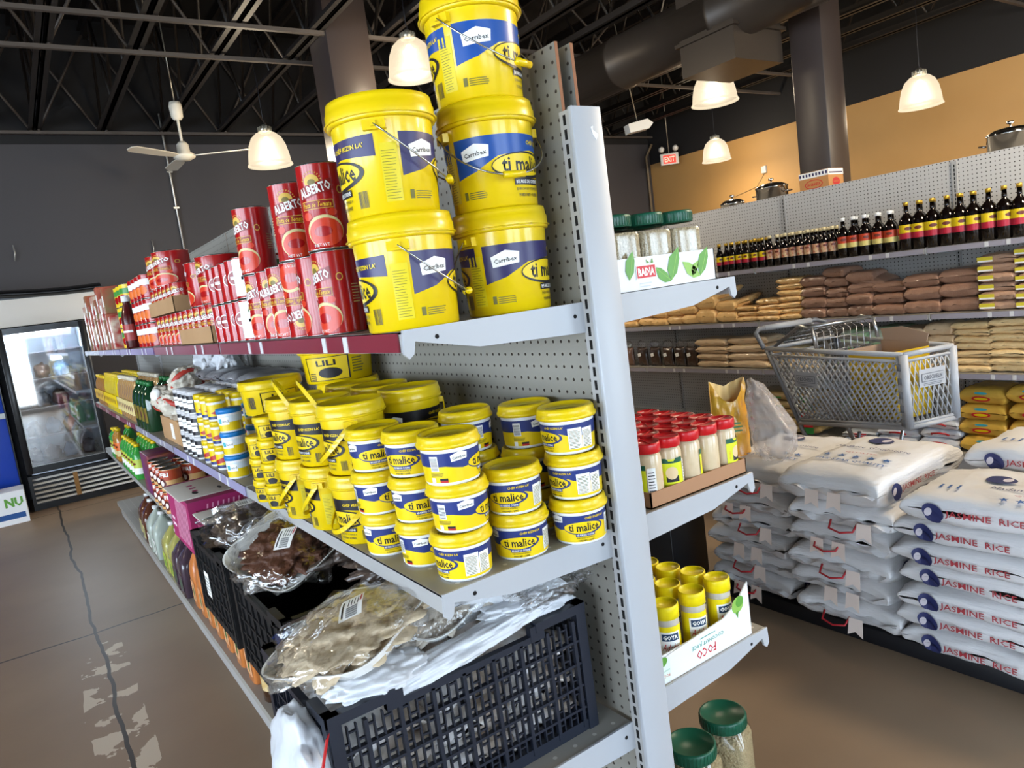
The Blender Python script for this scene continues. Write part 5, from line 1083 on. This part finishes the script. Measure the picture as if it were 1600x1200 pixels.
for k in range(7): rice_sack('white printed rice sack, %s of the right front stack' % lvl(k, 7), 1.662 + .012 * (k % 2), -.052 + .010 * ((k * 5) % 3) - (.02 if k == 6 else 0), z0 + .079 * k, 'Y', .079, k == 6, seed=k, rz=(-2, 1, 2, -1, 1, -2, 3)[k])
for k in range(8): rice_sack('white printed rice sack, %s of the stack behind the right front one' % lvl(k, 8), 2.085, -.09 - .012 * (k % 2), z0 + .077 * k, 'Y', .077, k == 7, seed=k + 9, rz=(1, -1, 2, 0, -2, 1, -1, -3)[k])
for k in range(6): rice_sack('white rice sack, sewn end to the aisle, %s of the middle stack' % lvl(k, 6), 1.775 - (.03 if k == 5 else 0) + .014 * (k % 2), .485 + .010 * (k % 3), z0 + .094 * k, 'X', .094, k == 5, seed=k + 20, rz=(2, -3, 1, -2, 3, -1)[k])
for k in range(6): rice_sack('white rice sack, sewn end to the aisle, %s of the left stack' % lvl(k, 6), 1.80 + .012 * (k % 2), .915 + .008 * (k % 3), z0 + .088 * k, 'X', .088, k == 5, seed=k + 31, rz=(-2, 2, -1, 3, 1, 4)[k])
# red printed rice bag left of the stacks
t = thing('rice_bag', 'white rice bag with an orange red print behind the yellow capped shakers', 'bag', (1.42, 1.50, .0), rot=(0, 0, R(20)))
link('low_box', MB().box(-.2, -.25, 0, .2, .25, .36, crate_k, c=.004), t)
link('bag_body', pillow(.20, .26, .12, sack, 4, p=3, q=.5, n=20, wr=.012, X=Matrix.Translation((0, 0, .362))), t)
link('print', Print().rect(-.13, -.10, .04, .13, M('brick_orange_ink', '#B4482E', .5), 1).lines(-.11, -.07, -.08, .10, 8, whi, 2, .4).mesh('print', lambda u, v, o: Vector((u, v, .362 + .06 + .06 * max(0, 1 - abs(u / .2) ** 3) ** .5 * max(0, 1 - abs(v / .26) ** 3) ** .5 + .005 + o)), .03), t)
# open yellow sack and clear bag standing on the left rice stack
zt = z0 + .088 * 6 + .03
pa, pb = at(1063, 580, 0, 1.62), at(1125, 575, 0, 1.62)
t = thing('open_snack_bag', 'torn open yellow bag standing on the left rice stack', 'bag', (1.62, 1.06, zt), R(-28))
def fb2(side):
    def f(u, v):
        a = (u - .5) * 2; top = .36 - (.10 * (1 - a * a) if side < 0 else .035 * (1 - abs(a)))
        return Vector((a * .085 * (1 - .06 * v) + .008 * NZ.noise(Vector((v * 5, a, 3))), side * (.06 * (1 - a * a) * (1 - .5 * v) + .003) + .012 * NZ.noise(Vector((a * 4, v * 5, side))), v * top))
    return f
link('bag_front', MB().grid(fb2(-1), 18, 18, chips), t); link('bag_back', MB().grid(fb2(1), 18, 18, M('pale_inside_film', '#E6C98A', .3, coat=.4)), t)
link('print', Print().lines(-.04, .13, .04, .18, 3, grt, 1, .4).mesh('print', lambda x, y, o: Vector((x, -.058 * (1 - (x / .085) ** 2) * (1 - .5 * y / .26) - .016, y))), t)
def slump():
    mb = crumple(.088, .10, .165, .17, gw, 71, 4, 2.6, flat=.14)
    mb.v = [(1.66 + x * (1 - 1.8 * max(0, z)), .865 + y * (1 - 2.2 * max(0, z)) + .5 * max(0, z), zt + .14 + z * (1.25 if z > 0 else 1)) for x, y, z in mb.v]
    return mb
tag(link('clear_bag', slump()), 'clear grey plastic bag slumped right of the torn yellow bag', 'bag')

# ------------------------------------------------------------------ shopping cart
cg = M('cart_grey_plastic', '#A9ACB2', .4); cgd = M('cart_dark_grey', '#6E7178', .4); cw = M('cart_wire', '#A4A5A8', .3, .8)
U = Vector((.2912, .9567, 0)); V = Vector((.9567, -.2912, 0)); O = Vector((2.47, .72, 0))
cp = lambda u, v, z: O + U * u + V * v + Vector((0, 0, z))
cart = thing('shopping_cart', 'grey plastic shopping cart standing between the rice sacks and the far rack', 'shopping cart', tuple(O)); 
def lk(n, mb, par=None):
    par = par or cart
    me = mb if isinstance(mb, bpy.types.Mesh) else mb.mesh(n)
    for v in me.vertices: v.co = v.co - O
    return link(n, me, par)
def mesh_panel(c00, c10, c11, c01, nu, nv, name, r=.0036):
    """c00 top front, c10 top rear, c11 bottom rear, c01 bottom front"""
    B = lambda s, t: (c00 * (1 - s) + c10 * s) * (1 - t) + (c01 * (1 - s) + c11 * s) * t
    mb = MB(); m0, m1, t0, t1 = .035, .965, .09, .95
    for fam, sl in ((0, 1.0), (1, -.35)):
        n = nu
        for i in range(-n, 2 * n):
            pts = []
            for q in range(17):
                t = t0 + (t1 - t0) * q / 16; s = m0 + (m1 - m0) * (i / n + sl * (q / 16) * .55)
                if m0 <= s <= m1: pts.append(B(s, t))
            if len(pts) >= 2: mb.tube([pts[0], pts[-1]], r, cg, 4)
    for a, b in (((0, 0), (1, 0)), ((1, 0), (1, 1)), ((1, 1), (0, 1)), ((0, 1), (0, 0))):
        mb.tube([B(*a), B(*b)], .013, cg, 8)
    for s in (m0, m1): mb.tube([B(s, 0), B(s, 1)], .008, cg, 5)
    for t in (t0, t1): mb.tube([B(0, t), B(1, t)], .008, cg, 5)
    return mb, B
TF, TR, BR_, BF = cp(0, 0, .95), cp(.95, -.04, .95), cp(.76, 0, .52), cp(-.01, 0, .60)
TF2, TR2, BR2, BF2 = cp(0, .30, .95), cp(.95, .46, .95), cp(.76, .40, .52), cp(-.01, .29, .60)
mb, B1 = mesh_panel(TF, TR, BR_, BF, 21, 9, 'side_mesh', .0062); sidep = lk('basket_side', mb)
mb, B2 = mesh_panel(TF2, TR2, BR2, BF2, 21, 9, 'side_mesh', .0062); lk('basket_side', mb)
mb, B3 = mesh_panel(TF, TF2, BF2, BF, 9, 9, 'front_mesh'); fp = lk('basket_front', mb)
mb = MB()
for i in range(13): s = i / 12; mb.tube([BF * (1 - s) + BF2 * s, BR_ * (1 - s) + BR2 * s], .005, cg, 4)
for i in range(9): s = i / 8; mb.tube([BF * (1 - s) + BR_ * s, BF2 * (1 - s) + BR2 * s], .005, cg, 4)
lk('basket_floor', mb)
mb, _ = mesh_panel(TR, TR2, BR2, BR_, 11, 8, 'rear'); lk('rear_gate', mb)
# corner column with steps, rim, logo plates
cm_ = MB().tube([TF + Vector((0, 0, .0)), BF], .022, cg, 8)
for i in range(5): cm_.tube([TF * (1 - (.12 + .19 * i)) + BF * (.12 + .19 * i) - V * .006 + U * .012, TF * (1 - (.21 + .19 * i)) + BF * (.21 + .19 * i) - V * .006 + U * .012], .020, cgd, 8)
lk('corner_bumper', cm_); lk('corner_bumper', MB().tube([TF2, BF2], .022, cg, 8))
def plate(par, fn, w, h):
    P = Print().rect(-w / 2, -h / 2, w / 2, h / 2, cg, 8).rect(-w * .42, -h * .22, w * .42, h * .26, cgd, 10).rect(-w * .40, -h * .18, w * .40, h * .22, cg, 12).text('ORSCHELN', 0, .02 * h, h * .26, cgd, 14, w=w * .7, bold=.03).lines(-w * .35, -h * .42, w * .35, -h * .26, 2, cgd, 10, .4)
    return lk('logo_plate', P.mesh('logo_plate', fn, None, .0008), par)
X1 = (TR - TF).normalized(); Y1 = (TF - BF).normalized(); c1 = B1(.74, .40)
plate(sidep, lambda x, y, o: c1 - X1 * x + Vector((0, 0, 1)) * y - V * (o + .004), .17, .085)
X3 = (TF2 - TF).normalized(); c3 = B3(.52, .36)
plate(fp, lambda x, y, o: c3 + X3 * x + Vector((0, 0, 1)) * y - U * (o + .004), .16, .085)
# handle, child seat, frame and wheels
lk('handle', MB().tube([TR + U * .02, cp(1.04, -.04, 1.04), cp(1.06, .0, 1.06), cp(1.06, .42, 1.06), cp(1.04, .47, 1.04), TR2 + U * .02], .014, cgd, 10).tube([cp(1.06, .04, 1.06), cp(1.06, .38, 1.06)], .018, cg, 12))
cs = MB()
for i in range(9): cs.tube([cp(.90, .03 + .045 * i, .98), cp(.66, .03 + .045 * i, 1.075), cp(.60, .03 + .045 * i, 1.04), cp(.60, .03 + .045 * i, .80)], .0028, cw, 5)
for u, z in ((.90, .98), (.82, 1.01), (.74, 1.045), (.66, 1.075), (.60, 1.0), (.60, .93), (.60, .86), (.60, .80)): cs.tube([cp(u, .02, z), cp(u, .42, z)], .0028, cw, 5)
cs.tube([cp(.92, .0, .96), cp(.70, .0, 1.08), cp(.60, .0, 1.07), cp(.575, .0, .96)], .010, cw, 8).tube([cp(.92, .44, .96), cp(.70, .43, 1.08), cp(.60, .42, 1.07), cp(.575, .42, .96)], .010, cw, 8).tube([cp(.62, .0, 1.075), cp(.62, .42, 1.075)], .010, cw, 8)
lk('child_seat', cs)
fr = MB()
for v in (.04, .34): fr.tube([cp(.90, v, .94), cp(.80, v, .48), cp(.62, v, .20), cp(.02, v, .15)], .013, cw, 8).tube([cp(.35, v, .52), cp(.45, v, .17)], .010, cw, 8)
fr.tube([cp(.62, .04, .20), cp(.62, .34, .20)], .011, cw, 8).tube([cp(.04, .04, .15), cp(.04, .34, .15)], .011, cw, 8)
lk('frame', fr)
for u, v in ((.06, .05), (.06, .33), (.66, .03), (.66, .35)):
    X = Matrix.Translation(cp(u, v, .062)) @ Matrix(((V.x, U.x, 0, 0), (V.y, U.y, 0, 0), (0, 0, 1, 0), (0, 0, 0, 1))) @ Matrix.Rotation(R(90), 4, 'Y')
    lk('wheel', MB().lathe([(0, -.014), (.055, -.014), (.060, -.008), (.060, .008), (.055, .014), (0, .014)], M('dark_rubber', '#222226', .6), 20, X).tube([cp(u, v - .02, .06), cp(u, v - .02, .15), cp(u, v + .02, .15), cp(u, v + .02, .06)], .006, cw, 6))
# goods in the cart
ybox = M('yellow_carton_side', '#D8B51A', .5); tanbox = M('tan_carton_top', '#B39A86', .6)
t = thing('open_carton', 'open yellow and tan carton standing in the front of the cart', 'box', tuple(cp(.10, .05, .612)), math.atan2(U.y, U.x))
b = MB().box(0, -.22, 0, .30, 0, .003, tanbox).box(0, -.003, 0, .30, 0, .34, ybox).box(0, -.22, 0, .30, -.217, .36, tanbox).box(0, -.22, 0, .003, 0, .34, ybox).box(.297, -.22, 0, .30, 0, .34, tanbox)
link('carton_body', b, t); link('flap', MB().prism([(.02, .0), (.28, .0), (.30, .07), (.16, .085), (.0, .05)], 0, .003, tanbox, Matrix.Translation((0, -.22, .35)) @ Matrix.Rotation(R(90), 4, 'X') @ Matrix.Identity(4)), t)
link('print', Print().poly([(.0, .0), (.29, .0), (.29, .055), (.16, .03), (.08, .04)], ybox, 1).mesh('print', on_plane((.0, -.2235, .35), (1, 0, 0), (0, 0, 1))), t)
for i, (u, v, s_) in enumerate(((.45, .12, .9), (.55, .25, .8), (.62, .12, .7))):
    o = link('bagged_snack', crumple(.09 * s_, .08 * s_, .07, .25, [gwf, chips, gw][i], 80 + i, 4, 2.5, flat=.06, X=Matrix.Translation(cp(u, v, .625)))); tag(o, ['green and white packet lying in the middle of the cart', 'yellow packet lying beside the green one in the cart', 'clear packet lying near the back of the cart'][i], 'packet')

# ------------------------------------------------------------------ glass door cooler and its neighbours at the back wall
kf = M('black_cooler_frame', '#101114', .3, coat=.2); wc = M('white_cooler_panel', '#C9C8C4', .4); inn = M('cooler_inside', '#C9D6E4', .5)
cool = thing('glass_door_cooler', 'tall black framed glass door cooler at the end of the left aisle', 'cooler', (-.68, 7.25, 0))
x0, x1 = -.345, .385
link('cabinet', MB().box(x0, .06, .34, x0 + .04, .74, 1.75, kf).box(x1 - .04, .06, .34, x1, .74, 1.75, kf).box(x0, .06, 1.71, x1, .74, 1.76, kf).box(x0, .70, .34, x1, .74, 1.75, inn).box(x0, .06, .34, x1, .74, .39, inn).box(x0 + .04, .1, .39, x0 + .045, .70, 1.71, inn).box(x1 - .045, .1, .39, x1 - .04, .70, 1.71, inn), cool)
door = link('door', MB().box(x0, 0, .36, x0 + .055, .055, 1.755, kf, c=.004).box(x1 - .055, 0, .36, x1, .055, 1.755, kf, c=.004).box(x0 + .055, 0, 1.70, x1 - .055, .055, 1.755, kf).box(x0 + .055, 0, .36, x1 - .055, .055, .43, kf)
            .box(x0 + .055, -.004, .425, x1 - .055, .0, .432, alu).box(x0 + .057, -.003, .43, x0 + .062, 0, 1.70, alu).box(x1 - .062, -.003, .43, x1 - .057, 0, 1.70, alu), cool)
gm = M('cooler_glass', '#E6F0F5', .02); film_nodes(gm, .30, .8); [n for n in gm.node_tree.nodes if n.type == 'BSDF_GLOSSY'][0].inputs['Roughness'].default_value = .03
link('glass_pane', MB().box(x0 + .05, .02, .42, x1 - .05, .026, 1.71, gm), door)
link('header', MB().box(-.95, .10, 1.77, .60, .74, 2.03, wc, c=.004), cool)
link('top_trim', MB().grid(lambda u, v: Vector((-.95 + 1.55 * u, .04 + .10 * (1 - sin(v * pi)) , 2.03 + .09 * v + .015 * sin(u * 6))), 20, 6, kf).box(-.95, .10, 2.03, .60, .7, 2.07, kf), cool)
g = MB().box(x0, .02, 0, x1 + .25, .70, .055, kf).box(x0 + .0, .0, .045, x0 + .03, .1, .34, kf).box(x0, .06, .05, x1 + .25, .7, .33, kf)
link('kick_base', g, cool)
gr = MB()
for i in range(6): gr.box(x0 + .03, -.035 + .016 * i, .075 + .042 * i, x1 + .24, .01 + .016 * i, .092 + .042 * i, wc)
link('grille', gr, cool)
link('drip_stain', MB().box(.02, -.037, .07, .06, -.030, .30, M('rust_stain', '#8A6434', .7)), cool)
sh = MB()
for z in (.42, .68, .96, 1.24, 1.50): sh.box(x0 + .05, .12, z, x1 - .05, .66, z + .008, cw)
link('wire_shelf', sh, cool)
l = light('cooler_light', 'AREA', (-.66, 7.42, 1.68), 30, (.75, .88, 1), (R(-20), 0, 0), shape='RECTANGLE', size=.5, size_y=.2)
for i in range(13):
    lv = i % 4; z = (.428, .688, .968, 1.248)[lv]; x = -.93 + .16 * (i // 4) + .05 * (lv % 2)
    m_ = [M('frozen_wrap_grey', '#6E747C', .25, coat=.6, bump=(14, .8)), M('frozen_wrap_brown', '#5C4638', .3, coat=.6, bump=(14, .8)), M('frozen_wrap_blue', '#7FA3C4', .25, coat=.6, bump=(14, .8))][i % 3]
    o = link('frozen_packet', crumple(.07, .12, .085, .35, m_, 90 + i, 3, 2.5, flat=.06)); o.location = (x, 7.56, z + .062); tag(o, 'wrapped frozen packet in the cooler, %s shelf from the bottom, %s from the left' % (ORD[lv], ORD[i // 4]), 'packet', 'wrapped packets in the cooler')
bluep = M('blue_cooler_panel', '#1B3FA8', .3, coat=.4)
t = thing('blue_cooler', 'bright blue cooler panels at the left edge beside the glass door cooler', 'cooler', (-1.55, 7.30, 0))
link('cabinet', MB().box(-.45, .05, 0, .47, .70, 1.76, kf), t); link('door', MB().box(-.44, 0, .98, .46, .05, 1.55, bluep, c=.004), t); link('door', MB().box(-.44, 0, .27, .46, .05, .93, bluep, c=.004), t); link('rail', MB().box(-.44, -.01, .93, .46, .05, .98, alu), t); link('top_panel', MB().box(-.44, 0, 1.55, .46, .05, 1.76, kf), t)
t = thing('fruit_carton', 'white carton with green letters on the floor at the left edge', 'box', (-1.47, 6.86, 0))
link('carton_body', MB().box(0, 0, 0, .40, .30, .30, wcard).box(.0, .0, .30, .003, .3, .34, wcard).box(.0, .12, .30, .2, .3, .312, wcard), t)
P = Print().rect(.0, .05, .38, .10, M('blue_band_ink', '#1D4E8C', .4), 1).text('NU', .31, .20, .085, leaf, 2, w=.14, bold=.05)
link('print', P.mesh('print', on_plane((0, -.0006, 0), (1, 0, 0), (0, 0, 1))), t)
# ------------------------------------------------------------------ pendant lamps, fan, exit sign, speaker
shade = M('prismatic_lamp_shade', '#070605', .4, alpha=.62)
shade.node_tree.nodes['Principled BSDF'].inputs['Emission Color'].default_value = lin('#F2DFBE'); shade.node_tree.nodes['Principled BSDF'].inputs['Emission Strength'].default_value = .62
bulbm = M('lamp_bulb_glow', '#FFF0CC', .4, emit=9); capm = M('lamp_cap_metal', '#B9B5A8', .3, .8)
def lamp(lab, x, y, z, energy, r=.20, drop=True):
    t = thing('pendant_lamp', lab, 'pendant lamp', (x, y, z), group='dome pendant lamps')
    s = MB(); prof = [(.055, .17), (.09, .155), (.135, .115), (.165, .05), (.182, -.03), (.192, -.11), (.203, -.125), (.203, -.132), (.198, -.134), (.193, -.128), (.186, -.11)]
    s.lathe([(a * r / .2, b) for a, b in prof], shade, 40); link('lamp_shade', s, t)
    c = MB().lathe([(0, .235), (.022, .235), (.03, .225), (.055, .215), (.058, .165), (0, .165)], capm, 20)
    for i in range(12): c.box(.052, -.004, .168, .064, .004, .212, capm, Matrix.Rotation(R(30 * i), 4, 'Z'))
    link('lamp_cap', c, t)
    link('bulb', MB().lathe([(0, -.03), (.03, -.02), (.045, .02), (.04, .07), (.02, .12), (0, .13)], bulbm, 16), t)
    top = 3.75 - z if drop else 1
    link('hanging_cord', MB().tube([(0, 0, .235), (.012, 0, .255), (0, 0, .275), (0, 0, ZC - .01 - z)], .004, blk, 6), t)
    pl = light('pendant_lamp_light', 'POINT', (x, y, z - .06), energy, (1, .83, .60), shadow_soft_size=.08 if energy == PW else .3); return t
PW = 62
lamp('pendant lamp glowing against the charcoal wall, right of the ceiling fan', 1.34, 5.82, 3.05, PW)
lamp('pendant lamp just left of the topmost yellow pail', 2.10, 4.28, 3.40, PW)
lamp('pendant lamp partly behind the square duct box', 5.27, 3.88, 3.19, PW, .23)
lamp('pendant lamp in front of the ochre wall, upper right', 6.87, 2.67, 2.87, PW)
lamp('small looking pendant lamp near the exit sign', 7.72, 5.89, 3.03, PW)
for i, (x, y) in enumerate(((-3.4, 3.8), (3.1, -.8), (5.2, -2.6), (7.4, -1.0))):  # added fill lamps out of view, to brighten the rack, sacks and room
    lamp('added unseen pendant fill lamp, %s from the left front corner' % ORD[i], x, y, 3.05, PW * (1, 2.6, 2.2, 1.8)[i])
fanw = M('cream_fan_enamel', '#D3CDBF', .4)
p = at(288, 243, 1, 6.6); t = thing('ceiling_fan', 'cream three blade ceiling fan before the charcoal wall', 'ceiling fan', (p.x, p.y, p.z))
link('motor', MB().lathe([(0, -.05), (.05, -.048), (.10, -.02), (.10, .0), (.06, .03), (.055, .10), (.03, .13), (0, .13)], fanw, 28), t)
link('down_rod', MB().lathe([(.013, .12), (.013, .34)], fanw, 10), t)
link('canopy', MB().lathe([(.03, .33), (.055, .36), (.06, .46), (.05, .50), (0, .50)], fanw, 20).tube([(0, 0, .5), (0, 0, ZC - .01 - p.z)], .006, capm, 6), t)
for a in (-28, 92, 212):
    X = Matrix.Rotation(R(a), 4, 'Z') @ Matrix.Rotation(R(10), 4, 'X')
    link('blade', MB().prism([(.08, -.03), (.25, -.055), (.58, -.06), (.62, -.03), (.62, .03), (.58, .06), (.25, .05), (.08, .03)], -.012, -.004, fanw, X), t)
p = at(1046, 249, 0, 8.3); t = thing('exit_sign', 'lit red exit sign with two lamp heads hanging before the ochre wall', 'exit sign', (p.x, p.y, p.z), R(-40)); t.scale = (.85, .85, .85)
link('sign_box', MB().box(-.17, -.03, -.10, .17, .03, .11, wc, c=.006), t)
link('letters', Print().rect(-.115, -.075, .115, .075, M('exit_red_glow', '#E8261C', .5, emit=1.6), 1).text('EXIT', 0, 0, .10, M('exit_pale_glow', '#FF8A78', .5, emit=1.2), 2, w=.19, bold=.03).mesh('letters', on_plane((0, -.031, 0), (1, 0, 0), (0, 0, 1)), None, .001), t)
for s_ in (-1, 1): link('lamp_head', MB().lathe([(0, -.05), (.05, -.05), (.055, .0), (.03, .05), (0, .055)], wc, 16, Matrix.Translation((s_ * .13, 0, .20)) @ Matrix.Rotation(R(70), 4, 'X')), t)
link('stem', MB().tube([(0, 0, .11), (0, 0, (ZC - .01 - p.z) / .85)], .008, capm, 6), t)
a, b = at(983, 205, 1, 5.2), at(1012, 192, 1, 5.2); c = (a + b) / 2
t = thing('wall_speaker', 'small off white loudspeaker box hanging under the joists', 'speaker', tuple(c), rot=(0, R(-8), R(-20)))
link('speaker_box', MB().prism([(-.15, -.05), (.10, -.05), (.16, 0), (.10, .06), (-.15, .05)], -.07, .07, wc, Matrix.Rotation(R(90), 4, 'X')), t); link('bracket', MB().tube([(0, 0, .05), (0, 0, ZC - .01 - c.z)], .006, capm, 6), t)
p = at(1084, 298, 0, 8.58) if 0 else at(1194, 265, 0, 8.59)
t = tag(link('wall_socket', MB().box(8.57, p.y - .04, p.z - .05, 8.6, p.y + .04, p.z + .05, wc, c=.003)), 'small white socket box with a thin cable on the ochre wall', 'socket')
link('cable', MB().tube([(8.59, p.y, p.z - .05), (8.59, p.y + .15, p.z - .22), (8.59, p.y + .6, p.z - .30), (8.59, p.y + .7, p.z - .9)], .0035, M('tan_cable', '#8C7A5C', .6), 5), t)
p = at(1008, 230, 1, 7.96)
tag(link('conduit', MB().tube([(p.x, 7.96, 1.5), (p.x, 7.96, 3.4), (p.x + .1, 7.9, 3.6)], .02, M('tan_conduit', '#7A6A52', .6), 6)), 'dull tan conduit at the back wall below the ceiling, left of the exit sign', 'conduit')
